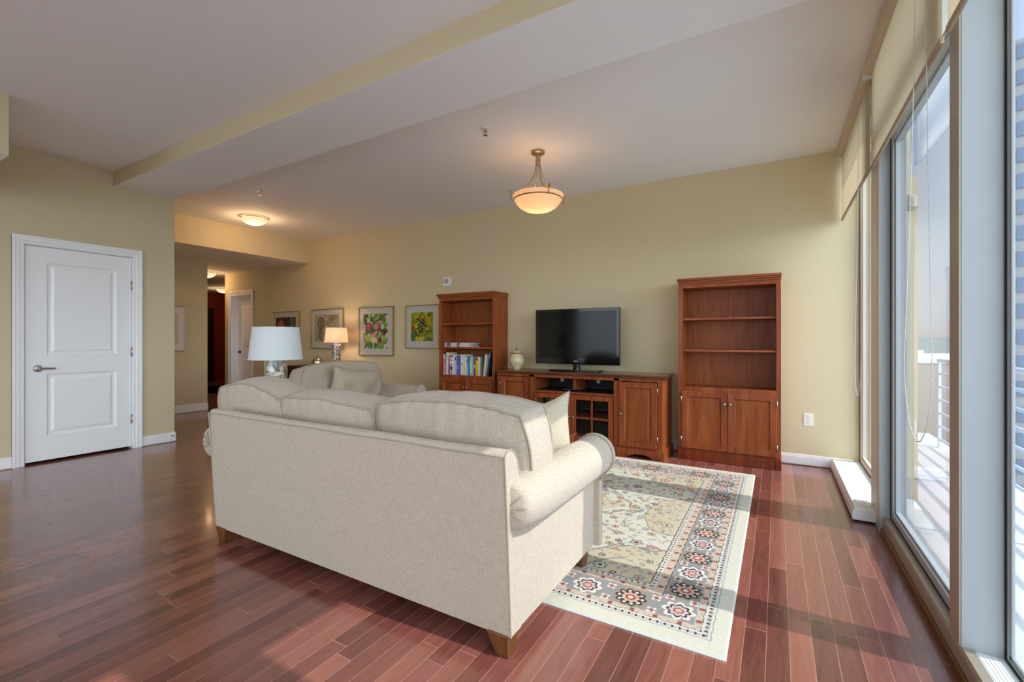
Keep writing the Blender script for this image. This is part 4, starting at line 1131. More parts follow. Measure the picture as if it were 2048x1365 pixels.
def art_grape(u, v):
    g = mixc(srgb(120, 150, 30), srgb(222, 214, 60), 0.5 + 1.2 * nz(u, v, 5, 11))
    if nz(u, v, 7, 14) > 0.28: g = srgb(196, 120, 30)
    if v < 0.38 and nz(u, v, 4, 17) > 0.05: g = srgb(84, 128, 62)
    for k in range(80):
        a = math.sin(k * 12.9898) * 43758.5; a -= math.floor(a); b_ = math.sin(k * 78.233) * 12543.1; b_ -= math.floor(b_)
        cy = 0.78 - 0.62 * a; cx = 0.42 + (b_ - 0.5) * (0.62 * (1 - abs(0.55 - a)))
        d = ((u - cx) / 0.032) ** 2 + ((v - cy) / 0.024) ** 2
        if d < 1: g = mixc(srgb(74, 50, 70), srgb(28, 18, 30), d)
    for cx, cy, r_ in ((0.42, 0.84, 0.05), (0.8, 0.9, 0.07), (0.1, 0.45, 0.08)):
        if ((u - cx) / r_) ** 2 + ((v - cy) / r_) ** 2 < 1 + nz(u, v, 20): g = srgb(186, 76, 34) if cx < 0.5 else srgb(150, 90, 30)
    return g
def art_sepia(u, v):
    g = mixc(srgb(186, 176, 160), srgb(206, 198, 176), 0.5 + nz(u, v, 3, 21))
    if u > 0.42 and v > 0.6: g = mixc(srgb(214, 200, 160), srgb(170, 150, 110), 0.5 + nz(u, v, 4, 23) + (0.4 if abs((u - 0.45) * 0.9 + (v - 0.95)) < 0.03 else 0))
    d = ((u - 0.27) / 0.14) ** 2 + ((v - 0.68) / 0.22) ** 2
    e = ((u - 0.25) / 0.10) ** 2 + ((v - 0.28) / 0.24) ** 2
    if d < 1: g = srgb(96, 64, 42) if d > 0.7 else mixc(srgb(190, 160, 120), srgb(150, 116, 84), 0.5 + nz(u, v, 12, 3))
    elif e < 1: g = srgb(104, 76, 54) if e > 0.72 else mixc(srgb(196, 178, 146), srgb(150, 130, 104), 0.5 + nz(u, v, 12, 5))
    if abs(u - 0.27) < 0.015 and v < 0.8: g = srgb(110, 86, 66)
    return g
def art_portrait(u, v):
    g = srgb(24, 22, 20)
    if u > 0.72: g = mixc(srgb(120, 124, 110), srgb(84, 92, 86), 0.5 + 2 * nz(u, v * 0.2, 14, 2))
    if 0.5 < u <= 0.72: g = mixc(srgb(34, 40, 40), srgb(60, 66, 62), 0.5 + 2 * nz(u, v * 0.2, 16, 2))
    d = ((u - 0.26) / 0.19) ** 2 + ((v - 0.66) / 0.28) ** 2
    if d < 1: g = mixc(srgb(196, 130, 84), srgb(120, 66, 40), d * 0.8 + 0.5 * nz(u, v * 0.3, 14, 6))
    if v < 0.42 and u < 0.6: g = srgb(120, 54, 34)
    return g
def picture(name, label, x0, x1, z0, z1, inner, fn, wall='y'):
    t = thing(name, label, 'picture', (x0, WY - 0.002, z0), group='gold-framed pictures on the television wall')
    w_, h_ = x1 - x0, z1 - z0; f = 0.012
    bm = boxes([(0, f, -0.028, 0, 0, h_), (w_ - f, w_, -0.028, 0, 0, h_), (f, w_ - f, -0.028, 0, 0, f), (f, w_ - f, -0.028, 0, h_ - f, h_)])
    obj('frame', bm, M['gold'], t, bevel=0.002)
    obj('mat_board', boxes([(f, w_ - f, -0.012, -0.004, f, h_ - f)]), M['mat_board'], t)
    a, b_, c, d = inner
    bm = painting_mesh(w_ * (b_ - a), h_ * (d - c), fn)
    bmesh.ops.translate(bm, verts=bm.verts, vec=(w_ * a, -0.0128, h_ * c)); obj('print', bm, VC, t, recalc=False)
    bm = B(); v = [bm.verts.new(q) for q in ((f, -0.02, f), (w_ - f, -0.02, f), (w_ - f, -0.02, h_ - f), (f, -0.02, h_ - f))]; bm.faces.new(v); obj('glazing', bm, M['glass_thin'], t)
    return t
picture('framed_picture', 'gold-framed portrait behind the white lampshade', -8.19, -7.39, 0.95, 1.715, (0.12, 0.86, 0.15, 0.86), art_portrait)
picture('framed_picture', 'gold-framed sepia picture behind the lit lamp', -7.07, -6.23, 1.045, 1.722, (0.11, 0.87, 0.18, 0.86), art_sepia)
picture('framed_picture', 'gold-framed picture of pink fruit and green leaves', -5.856, -5.095, 0.945, 1.716, (0.13, 0.83, 0.145, 0.86), art_fruit)
picture('framed_picture', 'gold-framed yellow-green picture of dark grapes', -4.845, -4.199, 1.067, 1.711, (0.16, 0.82, 0.17, 0.83), art_grape)
# pale framed print on the hall wall, faces +X
t = thing('framed_print', 'pale silver-framed print on the wall left of the dark hallway', 'picture', (-8.368, 3.30, 1.01))
bm = boxes([(0, 0.024, 0, 0.012, 0, 0.73), (0, 0.024, 0.428, 0.44, 0, 0.73), (0, 0.024, 0.012, 0.428, 0, 0.012), (0, 0.024, 0.012, 0.428, 0.718, 0.73)]); obj('frame', bm, M['nickel'], t, bevel=0.002)
obj('mat_board', boxes([(0.002, 0.01, 0.012, 0.428, 0.012, 0.718)]), M['mat_board'], t)
obj('print', boxes([(0.010, 0.011, 0.09, 0.35, 0.12, 0.60)]), plain('faint_print', srgb(206, 198, 184), 0.7, var=0.15, scale=30), t)

# wall speaker box and outlets
t = thing('wall_speaker', 'small white box with a round grille high on the wall above the left bookcase', 'speaker', (-4.108, WY, 1.955))
bm = B(); prism(bm, rounded_rect(0.125, 0.135, 0.012), -0.04, 0.0, 'y'); bmesh.ops.translate(bm, verts=bm.verts, vec=(0.063, 0, 0.068)); obj('housing', bm, M['white_plastic'], t, bevel=0.004)
bm = B(); lathe(bm, [(0.038, 0), (0.038, 0.002), (0.03, 0.003)], 24); bmesh.ops.rotate(bm, verts=bm.verts, cent=(0, 0, 0), matrix=Matrix.Rotation(PI / 2, 3, 'X')); bmesh.ops.translate(bm, verts=bm.verts, vec=(0.055, -0.04, 0.072)); obj('grille', bm, plain('grey_grille', srgb(176, 174, 172), 0.6), t, label='grey round grille')
def outlet(x, z, label):
    t = thing('wall_outlet', label, 'outlet', (x, WY, z))
    bm = B(); prism(bm, rounded_rect(0.076, 0.117, 0.006), -0.006, 0, 'y'); obj('cover_plate', bm, M['white_plastic'], t, bevel=0.002)
    for s in (-1, 1):
        bm = B(); prism(bm, [(p[0], p[1] + s * 0.022) for p in rounded_rect(0.032, 0.03, 0.01)], -0.008, -0.006, 'y')
        obj('socket', bm, M['white_plastic'], t)
    bm = B()
    for s in (-1, 1):
        for a in (-0.007, 0.007): box(bm, a - 0.0014, a + 0.0014, -0.0086, -0.008, s * 0.022 + 0.001, s * 0.022 + 0.010)
        box(bm, -0.0025, 0.0025, -0.0086, -0.008, s * 0.022 - 0.010, s * 0.022 - 0.005)
    obj('slots', bm, M['black'], t)
outlet(0.257, 0.438, 'white wall outlet right of the empty bookcase')
outlet(-4.49, 0.42, 'white wall outlet low between the armchair and the left bookcase')

# ------------------------------------------------------------------ tables and lamps
def side_table(loc, w_, d_, h_, label, cat, mat, drawer=True, leg=0.045):
    t = thing(loc[3], label, cat, loc[:3])
    bm = boxes([(-w_ / 2, w_ / 2, -d_ / 2, d_ / 2, h_ - 0.025, h_)]); obj('top', bm, mat, t, bevel=0.005)
    a, b_ = w_ / 2 - 0.02, d_ / 2 - 0.02
    ap = h_ * 0.2
    bm = boxes([(-a, a, -b_, -b_ + 0.02, h_ - 0.025 - ap, h_ - 0.025), (-a, a, b_ - 0.02, b_, h_ - 0.025 - ap, h_ - 0.025), (-a, -a + 0.02, -b_ + 0.02, b_ - 0.02, h_ - 0.025 - ap, h_ - 0.025), (a - 0.02, a, -b_ + 0.02, b_ - 0.02, h_ - 0.025 - ap, h_ - 0.025)])
    obj('apron', bm, mat, t, bevel=0.002)
    for sx in (-1, 1):
        for sy in (-1, 1):
            bm = B(); x, y = sx * (a - leg / 2 + 0.004), sy * (b_ - leg / 2 + 0.004); box(bm, x - leg / 2, x + leg / 2, y - leg / 2, y + leg / 2, 0, h_ - 0.026); obj('leg', bm, mat, t, bevel=0.003)
    return t
TZ = 0.0
t = side_table((-1.88, 3.05, 0.013, 'coffee_table'), 1.04, 0.60, 0.46, 'cherry coffee table in front of the sofa, one corner showing past the pillow', 'table', M['cherry_h'])
o = obj('drawer', boxes([(0.500, 0.512, -0.2, 0.2, 0.355, 0.42)]), M['cherry'], t, bevel=0.003)
side_table((-3.40, 2.13, 0.0132, 'end_table'), 0.40, 0.42, 0.626, 'dark wooden end table at the far end of the sofa under the white lamp', 'table', M['dark_wood'])
# console chest under the lit lamp
t = thing('console_table', 'dark wooden chest against the wall under the lit lamp', 'table', (-6.40, 4.93, 0))
obj('body', boxes([(-0.80, 0.72, -0.19, 0.20, 0.08, 0.735)]), M['dark_wood'], t, bevel=0.004)
obj('top', boxes([(-0.82, 0.74, -0.21, 0.205, 0.735, 0.758)]), M['dark_wood'], t, bevel=0.004)
for k in range(3):
    for j in range(2):
        x0 = -0.77 + k * 0.50; z0 = 0.12 + j * 0.30
        d_ = obj('drawer', boxes([(x0, x0 + 0.46, -0.202, -0.188, z0, z0 + 0.28)]), M['dark_wood'], t, bevel=0.004)
        bm = B(); sphere(bm, (x0 + 0.23, -0.212, z0 + 0.14), 0.013, 2); obj('knob', bm, M['nickel'], d_)
for sx in (-0.74, 0.66):
    for sy in (-0.15, 0.15): obj('foot', boxes([(sx - 0.03, sx + 0.03, sy - 0.03, sy + 0.03, 0, 0.08)]), M['dark_wood'], t)
shellm = [plain('shell_white', srgb(232, 226, 214), 0.35, var=0.1, scale=60), plain('shell_tan', srgb(206, 182, 150), 0.35, var=0.2, scale=60), plain('shell_grey', srgb(150, 142, 138), 0.35, var=0.2, scale=60), plain('shell_brown', srgb(112, 84, 66), 0.4, var=0.3, scale=60)]
def shell_mesh(kind, s):
    bm = B()
    if kind == 0:      # scallop: fluted shallow fan
        n, m = 16, 5; rings = []
        for i in range(m + 1):
            r_ = i / m; ring = []
            for k in range(n + 1):
                a = math.radians(-70 + 140 * k / n); rr = r_ * (1 + 0.05 * (k % 2))
                ring.append(bm.verts.new((s * rr * math.sin(a), s * 0.32 * (1 - r_ * r_) + s * 0.03 * (k % 2), s * (rr * math.cos(a) - 0.5))))
            rings.append(ring)
        for A, C in zip(rings, rings[1:]):
            for k in range(n): 
                f = bm.faces.new((A[k], A[k + 1], C[k + 1], C[k]))
        bmesh.ops.remove_doubles(bm, verts=bm.verts, dist=1e-5)
        bmesh.ops.solidify(bm, geom=bm.faces[:], thickness=s * 0.06)
    elif kind == 1:    # spiral whelk
        pts = []; 
        for k in range(40):
            f = k / 39; a = f * 5 * PI; r_ = s * 0.42 * (1 - f) ** 1.1
            pts.append((r_ * math.cos(a), r_ * math.sin(a), s * (-0.5 + 1.0 * f)))
        tube(bm, pts, lambda i: s * 0.30 * (1 - i / 39) ** 0.9 + 0.001, 8)
    else:              # rounded clam
        sphere(bm, (0, 0, 0), s * 0.55, 2, (1, 0.5, 0.85))
        for v in bm.verts: v.co += v.co.normalized() * s * 0.02 * math.sin(v.co.z / s * 40)
    return bm
def lamp(loc, s, label, lit, seed, dark):
    t = thing('table_lamp', label, 'lamp', loc, 0)
    rr = random.Random(seed)
    R, H_ = 0.078 * s, 0.405 * s
    bm = B()
    lathe(bm, [(R, 0.0), (R, H_), (R - 0.004, H_), (R - 0.004, 0.012), (0.004, 0.010)], 40, caps=False); obj('glass_base', bm, M['glass_lamp'], t, smooth=True, sharp=50)
    bm = B(); lathe(bm, [(R + 0.001, H_ - 0.004), (R + 0.001, H_ + 0.006), (0.01, H_ + 0.012)], 40); lathe(bm, [(R + 0.003, 0.0), (R + 0.003, 0.008)], 40)
    obj('collar', bm, M['glass_lamp'], t, smooth=True)
    bm = B(); tube(bm, [(0, 0, 0.02), (0, 0, H_ + 0.235 * s)], 0.005, 10); tube(bm, [(0, 0, H_), (0, 0, H_ + 0.05)], 0.011, 12); obj('stem', bm, M['nickel'], t, smooth=True)
    kinds = [shell_mesh(k, 1.0) for k in range(3)]
    src = []
    for k, b2 in enumerate(kinds):
        finish(b2, 60, True)
        for mi, mm in enumerate(shellm):
            me = bpy.data.meshes.new('seashell'); b2.to_mesh(me); me.materials.append(mm); src.append((k, mi, me))
        b2.free()
    z = 0.05; n = 0
    base = 0.034 * s if not dark else 0.026 * s
    step = 0.036 * s if not dark else 0.032 * s
    while z < H_ - 0.03:
        m_ = 6 if not dark else 7
        for k in range(m_):
            if n >= 95: break
            a = 2 * PI * (k + rr.random() * 0.6) / m_
            sz = base * rr.uniform(0.75, 1.15); rad = R - 0.006 - sz * (0.42 if not dark else 0.55)
            mi = rr.choice((0, 0, 1, 1, 2) if not dark else (0, 1, 2, 2, 3, 3)); kk = rr.choice((0, 0, 0, 0, 2) if not dark else (0, 0, 1, 2))
            me = next(m for q, w2, m in src if q == kk and w2 == mi)
            o = bpy.data.objects.new('seashell', me); COL.objects.link(o); o.parent = t
            o.location = (rad * math.cos(a), rad * math.sin(a), z + rr.uniform(-0.008, 0.008)); o.scale = (sz, sz, sz)
            o.rotation_euler = (rr.uniform(-0.35, 0.35), rr.uniform(-1.2, 1.2), a - PI / 2 + rr.uniform(-0.3, 0.3)); n += 1
        z += step
    zs = H_ + 0.004; ra, rb, hs = 0.188 * s, 0.162 * s, 0.243 * s
    bm = B(); lathe(bm, [(ra, zs), (rb, zs + hs), (rb - 0.003, zs + hs), (ra - 0.003, zs)], 56, caps=False)
    bm.faces.ensure_lookup_table()
    sh = obj('lamp_shade', bm, M['shade_lit'] if lit else M['shade_white'], t, smooth=True, sharp=40)
    bm = B()
    for r_, z_ in ((ra, zs), (rb, zs + hs)): tube(bm, [(r_ * math.cos(2 * PI * k / 56), r_ * math.sin(2 * PI * k / 56), z_) for k in range(56)], 0.0022, 6, closed=True)
    tube(bm, [(-rb, 0, zs + hs - 0.01), (rb, 0, zs + hs - 0.01)], 0.0018, 6); tube(bm, [(0, -rb, zs + hs - 0.01), (0, rb, zs + hs - 0.01)], 0.0018, 6)
    obj('shade_ring', bm, M['shade_white'], sh)
    bm = B(); lathe(bm, [(0.012, 0), (0.016, 0.02), (0.030, 0.055), (0.031, 0.075), (0.02, 0.10), (0.003, 0.11)], 20, (0, 0, H_ + 0.05))
    bulb = obj('bulb', bm, plain('bulb_glass', srgb(255, 236, 200), 0.3, emit=(1.0, 0.72, 0.5, 1) if lit else None, estr=14.0 if lit else 0.0), t, smooth=True)
    return t
lamp((-3.31, 2.10, 0.6402), 1.0, 'unlit white-shaded table lamp with a glass base of large shells, beyond the sofa', False, 3, False)
lamp((-6.04, 4.84, 0.7587), 0.96, 'lit table lamp with a peach shade and a glass base of small shells', True, 9, True)
t = thing('lidded_jar', 'small round silver lidded jar on the dark chest left of the lit lamp', 'jar', (-6.53, 4.86, 0.7587))
t.scale = (1.3, 1.3, 1.35)
bm = B(); lathe(bm, [(0.03, 0), (0.055, 0.015), (0.075, 0.04), (0.072, 0.065), (0.055, 0.078)], 28); obj('body', bm, M['silver'], t, smooth=True)
bm = B(); lathe(bm, [(0.056, 0.078), (0.045, 0.098), (0.02, 0.108), (0.012, 0.112), (0.016, 0.124), (0.002, 0.13)], 28); obj('lid', bm, M['silver'], t, smooth=True)

# ------------------------------------------------------------------ ceiling fittings
def alabaster(name, e):
    m, t, b, out = newmat(name)
    co = N(t, 'ShaderNodeTexCoord'); n = N(t, 'ShaderNodeTexNoise'); n.inputs['Scale'].default_value = 5; n.inputs['Detail'].default_value = 4; wire(t, co.outputs['Object'], n.inputs['Vector'])
    r = N(t, 'ShaderNodeValToRGB'); wire(t, n.outputs['Fac'], r.inputs[0])
    r.color_ramp.elements[0].color = (1.0, 0.55, 0.26, 1); r.color_ramp.elements[1].color = (1.0, 0.74, 0.48, 1)
    b.inputs['Base Color'].default_value = srgb(232, 206, 176); b.inputs['Roughness'].default_value = 0.25
    wire(t, r.outputs[0], b.inputs['Emission Color']); b.inputs['Emission Strength'].default_value = e
    return m
def alabaster_bowl(name):
    m = bpy.data.materials.new(name); m.use_nodes = True; t = m.node_tree; t.nodes.clear()
    out = N(t, 'ShaderNodeOutputMaterial'); mix = N(t, 'ShaderNodeMixShader'); mix.inputs[0].default_value = 0.5
    co = N(t, 'ShaderNodeTexCoord'); n = N(t, 'ShaderNodeTexNoise'); n.inputs['Scale'].default_value = 7; n.inputs['Detail'].default_value = 4; wire(t, co.outputs['Object'], n.inputs['Vector'])
    r = N(t, 'ShaderNodeValToRGB'); wire(t, n.outputs['Fac'], r.inputs[0])
    r.color_ramp.elements[0].color = srgb(232, 196, 160); r.color_ramp.elements[1].color = srgb(246, 226, 204)
    d = N(t, 'ShaderNodeBsdfPrincipled'); d.inputs['Roughness'].default_value = 0.2
    tl = N(t, 'ShaderNodeBsdfTranslucent')
    wire(t, r.outputs[0], d.inputs['Base Color']); wire(t, r.outputs[0], tl.inputs[0])
    wire(t, d.outputs[0], mix.inputs[1]); wire(t, tl.outputs[0], mix.inputs[2]); wire(t, mix.outputs[0], out.inputs[0])
    return m
BOWL = alabaster_bowl('alabaster_glass')
BULB = plain('lit_bulb_glass', srgb(255, 236, 200), 0.3, emit=(1.0, 0.66, 0.36, 1), estr=6.5)
t = thing('pendant_light', 'hanging bowl pendant on curved brass arms in the middle of the ceiling', 'pendant lamp', (-1.919, 3.778, 2.95))
bm = B(); lathe(bm, [(0.062, 0), (0.062, -0.022), (0.05, -0.03), (0.016, -0.032), (0.014, -0.06)], 32); obj('canopy', bm, M['satin'], t, smooth=True)
bm = B(); lathe(bm, [(0.018, -0.06), (0.018, -0.13)], 20); 
for a in (0, 2, 4): sphere(bm, (0.024 * math.cos(a), 0.024 * math.sin(a), -0.085), 0.006, 1)
obj('hub', bm, M['satin'], t, smooth=True, sharp=50)
for k in range(4):
    a = math.radians(k * 90 + 48); ca, sa = math.cos(a), math.sin(a)
    bm = B()
    pr = [(0.017, -0.05), (0.019, -0.12), (0.032, -0.20), (0.065, -0.28), (0.12, -0.345), (0.19, -0.390), (0.240, -0.412), (0.268, -0.408), (0.286, -0.392)]
    tube(bm, [(r_ * ca, r_ * sa, z_) for r_, z_ in pr], 0.0062, 8)
    tube(bm, [(0.262 * ca, 0.262 * sa, -0.388), (0.262 * ca, 0.262 * sa, -0.474)], 0.0055, 8)
    tube(bm, [(0.226 * ca, 0.226 * sa, -0.452), (0.265 * ca, 0.265 * sa, -0.452)], 0.004, 8)
    obj('arm', bm, M['satin'], t, smooth=True)
bm = B(); lathe(bm, [(0.2255, -0.446), (0.2265, -0.452), (0.2215, -0.457), (0.219, -0.452), (0.2225, -0.446)], 56, caps=False); obj('rim', bm, M['satin'], t, smooth=True)
bm = B(); lathe(bm, [(0.236, -0.412), (0.238, -0.420), (0.230, -0.436), (0.224, -0.447), (0.218, -0.458), (0.203, -0.485), (0.17, -0.520), (0.12, -0.549), (0.06, -0.563), (0.001, -0.566)], 56, caps=False); obj('bowl', bm, BOWL, t, smooth=True)
for sgn in (-1, 1):
    bm = B(); sphere(bm, (sgn * 0.085, sgn * 0.03, -0.485), 0.022, 2)
    obj('bulb', bm, BULB, t)
def point(name, loc, e, col, r=0.05):
    d = bpy.data.lights.new(name, 'POINT'); d.energy = e; d.color = col; d.shadow_soft_size = r
    o = bpy.data.objects.new(name, d); COL.objects.link(o); o.location = loc
    return o
WARM = (1.0, 0.62, 0.32)
point('pendant_bulb_light', (-1.919, 3.778, 2.50), 0.9, WARM, 0.06)
def flush(x, y, z, label, e=9.0):
    t = thing('flush_ceiling_light', label, 'ceiling light', (x, y, z), group='flush bowl ceiling lights')
    bm = B(); lathe(bm, [(0.12, 0), (0.12, -0.012), (0.10, -0.018)], 40); obj('base', bm, M['satin'], t, smooth=True)
    bm = B(); lathe(bm, [(0.155, -0.020), (0.17, -0.032), (0.155, -0.055), (0.12, -0.085), (0.07, -0.104), (0.004, -0.110)], 48); obj('bowl', bm, alabaster('alabaster_glass_flush', 0.42), t, smooth=True, sharp=70)
    for k in range(3):
        a = k * 2 * PI / 3 + 0.4; bm = B(); sphere(bm, (0.168 * math.cos(a), 0.168 * math.sin(a), -0.028), 0.010, 1); obj('clip', bm, M['dark_nickel'], t)
    point('flush_bulb_light', (x, y, z - 0.16), e, WARM, 0.08)
flush(-6.469, 3.773, 2.95, 'flush ceiling light glowing above the passage by the pictures', 5.0)
flush(-9.88, 4.80, 2.55, 'flush ceiling light at the mouth of the dark hallway', 3.0)
flush(-12.72, 6.60, 2.55, 'flush ceiling light deepest in the dark hallway', 4.0)
point('table_lamp_bulb_light', (-6.04, 4.84, 1.27), 5.4, (1.0, 0.66, 0.42), 0.04)
def sprinkler(x, y, label):
    t = thing('sprinkler', label, 'sprinkler', (x, y, 2.95), group='ceiling sprinkler heads')
    bm = B(); lathe(bm, [(0.036, 0), (0.034, -0.006), (0.018, -0.010)], 24); obj('escutcheon', bm, M['white_plastic'], t, smooth=True)
    bm = B(); tube(bm, [(0, 0, -0.008), (0, 0, -0.03)], 0.008, 8)
    for s in (-1, 1): tube(bm, [(s * 0.010, 0, -0.02), (s * 0.016, 0, -0.035), (s * 0.003, 0, -0.052)], 0.0025, 6)
    lathe(bm, [(0.018, -0.052), (0.018, -0.055)], 16); obj('head', bm, M['nickel'], t)
sprinkler(-2.091, 3.155, 'small sprinkler head on the ceiling above the pendant lamp')
sprinkler(-5.256, 3.136, 'small sprinkler head on the ceiling near the passage light')

# ------------------------------------------------------------------ rugs
RX0, RX1, RY0, RY1 = -3.523, -0.163, 1.861, 4.524
xs = np.concatenate([np.arange(RX0, -1.45, 0.012), np.arange(-1.45, RX1, 0.003), [RX1]])
ys = np.append(np.arange(RY0, 3.1, 0.0035), np.append(np.arange(3.1, RY1, 0.0045), RY1))
NX, NY = len(xs), len(ys)
GX, GY = np.meshgrid(xs, ys, indexing='ij')
def lin(c): return np.array(srgb(*c)[:3])
CREAM, BEIGE, GREY, DARK, RED, PINK, GOLD, LGREY, IVORY = (lin(c) for c in ((232, 228, 208), (220, 208, 178), (160, 160, 156), (92, 74, 70), (182, 84, 74), (222, 196, 172), (184, 158, 112), (176, 172, 166), (240, 234, 222)))
C = np.empty((NX, NY, 3)); C[:] = CREAM
ex = np.minimum(GX - RX0, RX1 - GX); ey = np.minimum(GY - RY0, RY1 - GY)
# the near and far ends have slightly wider plain bands than the sides
e2y = ey - 0.018
E = np.minimum(ex, e2y)
sway = 0.0022 * np.sin(GX * 90) * np.sin(GY * 83)
Ew = E + sway
def band(a, b_, c):
    k = (Ew >= a) & (Ew < b_); C[k] = c
band(0.062, 0.066, GREY); band(0.066, 0.104, IVORY * 0.93)
band(0.104, 0.107, DARK); band(0.107, 0.133, PINK); band(0.133, 0.138, LGREY * 1.25)
band(0.138, 0.288, GREY); band(0.288, 0.293, LGREY * 1.25); band(0.293, 0.297, DARK); band(0.297, 0.340, PINK); band(0.340, 0.366, IVORY * 0.93); band(0.366, 0.371, DARK)
fld = Ew >= 0.371
C[fld] = CREAM
S = np.where(ex < e2y, GY, GX)                       # running coordinate along each border
sel = lambda a, b_: (E >= a) & (E < b_)
def cells(per, e0, cond, rfn):
    """paint a motif repeated every `per` along the border around distance e0"""
    s = (S / per) % 1.0 - 0.5; q = E - e0
    k = cond & rfn(s * per, q); return k
# guard stripe dots with slanted leaves
k = cells(0.030, 0.085, sel(0.066, 0.104), lambda s, q: (s / 0.0062) ** 2 + (q / 0.009) ** 2 < 1); C[k] = DARK
k = cells(0.030, 0.085, sel(0.066, 0.104), lambda s, q: (np.abs(np.abs(s) - 0.0135 - 0.25 * q) < 0.0016) & (np.abs(q) < 0.011)); C[k] = GREY
k = cells(0.030, 0.353, sel(0.340, 0.366), lambda s, q: (s / 0.0055) ** 2 + (q / 0.0075) ** 2 < 1); C[k] = DARK
# meander stripes
for a, b_, m_ in ((0.107, 0.133, 0.120), (0.297, 0.340, 0.3185)):
    hw = (b_ - a) / 2
    k = cells(0.050, m_, sel(a, b_), lambda s, q: np.abs(q - 0.6 * hw * np.sin(s / 0.050 * 2 * PI)) < 0.0018); C[k] = GREY
    k = cells(0.0125, m_, sel(a, b_), lambda s, q: np.abs(s - 0.5 * q) < 0.0016); C[k] = IVORY
    k = cells(0.100, m_, sel(a, b_), lambda s, q: (np.hypot(s, q) < 0.014 * (0.6 + 0.4 * np.abs(np.cos(2.5 * np.arctan2(q, s)))))); C[k] = DARK * 1.3
    k = cells(0.100, m_, sel(a, b_), lambda s, q: (np.hypot(s, q) < 0.010 * (0.6 + 0.4 * np.abs(np.cos(2.5 * np.arctan2(q, s)))))); C[k] = RED
    k = cells(0.050, m_, sel(a, b_), lambda s, q: (np.hypot(s + 0.0125, q * 1.6) < 0.007)); C[k] = lin((226, 186, 150))
def window_idx(cx, cy, r):
    i0, i1 = np.searchsorted(xs, [cx - r, cx + r]); j0, j1 = np.searchsorted(ys, [cy - r, cy + r])
    return slice(i0, i1), slice(j0, j1)
def flower(cx, cy, r, petals, layers, rot=0.0, asp=1.0, depth=0.25, mask=None):
    si, sj = window_idx(cx, cy, r * 1.15)
    X, Y = GX[si, sj] - cx, GY[si, sj] - cy
    if X.size == 0: return
    a = np.arctan2(Y * asp, X) + rot; d = np.hypot(X, Y * asp)
    sub = C[si, sj]; mk = np.ones_like(d, bool) if mask is None else mask[si, sj]
    for f, c, dp in layers:
        R_ = r * f * (1 - dp + dp * np.abs(np.cos(petals * a / 2)))
        sub[(d < R_) & mk] = c
def big(cx, cy):
    flower(cx, cy, 0.082, 10, [(1.0, GOLD, 0.10), (0.93, GREY * 0.95, 0.10), (0.88, DARK * 0.8, 0.22), (0.74, IVORY, 0.35), (0.60, lin((232, 200, 176)), 0.4), (0.34, RED, 0.35), (0.16, IVORY, 0.2)])
    for k in range(10):
        a = 2 * PI * k / 10 + 0.3
        flower(cx + 0.045 * math.cos(a), cy + 0.045 * math.sin(a), 0.012, 4, [(1, DARK * 0.9, 0.4)])
def small(cx, cy):
    flower(cx, cy, 0.072, 8, [(1.0, IVORY, 0.28), (0.74, DARK * 0.9, 0.25), (0.58, lin((222, 206, 206)), 0.3), (0.36, RED, 0.3), (0.22, lin((226, 190, 180)), 0.2)])
def tiny(cx, cy, rot):
    flower(cx, cy, 0.026, 4, [(1.0, IVORY, 0.75), (0.5, RED, 0.5)], rot)
m0 = 0.209
yy0, yy1 = RY0 + m0 + 0.018, RY1 - m0 - 0.018; nyb = 12
xx0, xx1 = RX0 + m0, RX1 - m0; nxb = 14
for X_ in (xx0, xx1):
    for k in range(nyb + 1):
        y_ = yy0 + (yy1 - yy0) * k / nyb; (small if k % 2 == 0 else big)(X_, y_)
        if k < nyb:
            ym = y_ + (yy1 - yy0) / nyb / 2
            for s in (-1, 1): tiny(X_ + s * 0.052, ym, 0.8)
for Y_ in (yy0, yy1):
    for k in range(1, nxb):
        x_ = xx0 + (xx1 - xx0) * k / nxb; (small if k % 2 == 0 else big)(x_, Y_)
    for k in range(nxb):
        xm = xx0 + (xx1 - xx0) * (k + 0.5) / nxb
        for s in (-1, 1): tiny(xm, Y_ + s * 0.052, 0.8)
# field: stepped and lobed beige medallions outlined in grey on cream
fcx, fcy = (RX0 + RX1) / 2, (RY0 + RY1) / 2
U, V = np.abs(GX - fcx), np.abs(GY - fcy)
lob = 0.045 * np.cos(GX * 26) * np.cos(GY * 22) + 0.02 * np.sin(GX * 61) * np.sin(GY * 47)
d1 = U / 1.02 + V / 0.86 - 1 + lob * 1.1             # central diamond
d2 = 1 - (((1.32 - U) / 0.46) ** 2 + ((0.98 - V) / 0.42) ** 2) ** 0.5 + lob * 1.6     # corner spandrels
d3 = 1 - (((U - 0.0) / 0.40) ** 2 + ((V - 0.95) / 0.20) ** 2) ** 0.5 + lob
d4 = 1 - (((U - 1.25) / 0.18) ** 2 + (V / 0.34) ** 2) ** 0.5 + lob
inner = -np.maximum.reduce([-d1 * 0 - 9, d2, d3, d4])
for dd in (d2, d3, d4):
    C[fld & (dd > 0)] = BEIGE; C[fld & (np.abs(dd) < 0.018)] = GREY
C[fld & (np.abs(d1) < 0.016)] = GREY; C[fld & (np.abs(d1 + 0.11) < 0.007)] = GOLD
k = fld & (d1 < -0.11) & (d1 > -0.5); C[k] = BEIGE * 1.06; C[fld & (np.abs(d1 + 0.5) < 0.018)] = GREY
# vines
vn = np.abs(np.sin(GX * 17 + 2.2 * np.sin(GY * 9)) * np.sin(GY * 15 + 2.0 * np.sin(GX * 11)))
C[fld & (vn < 0.028)] = LGREY * 0.9
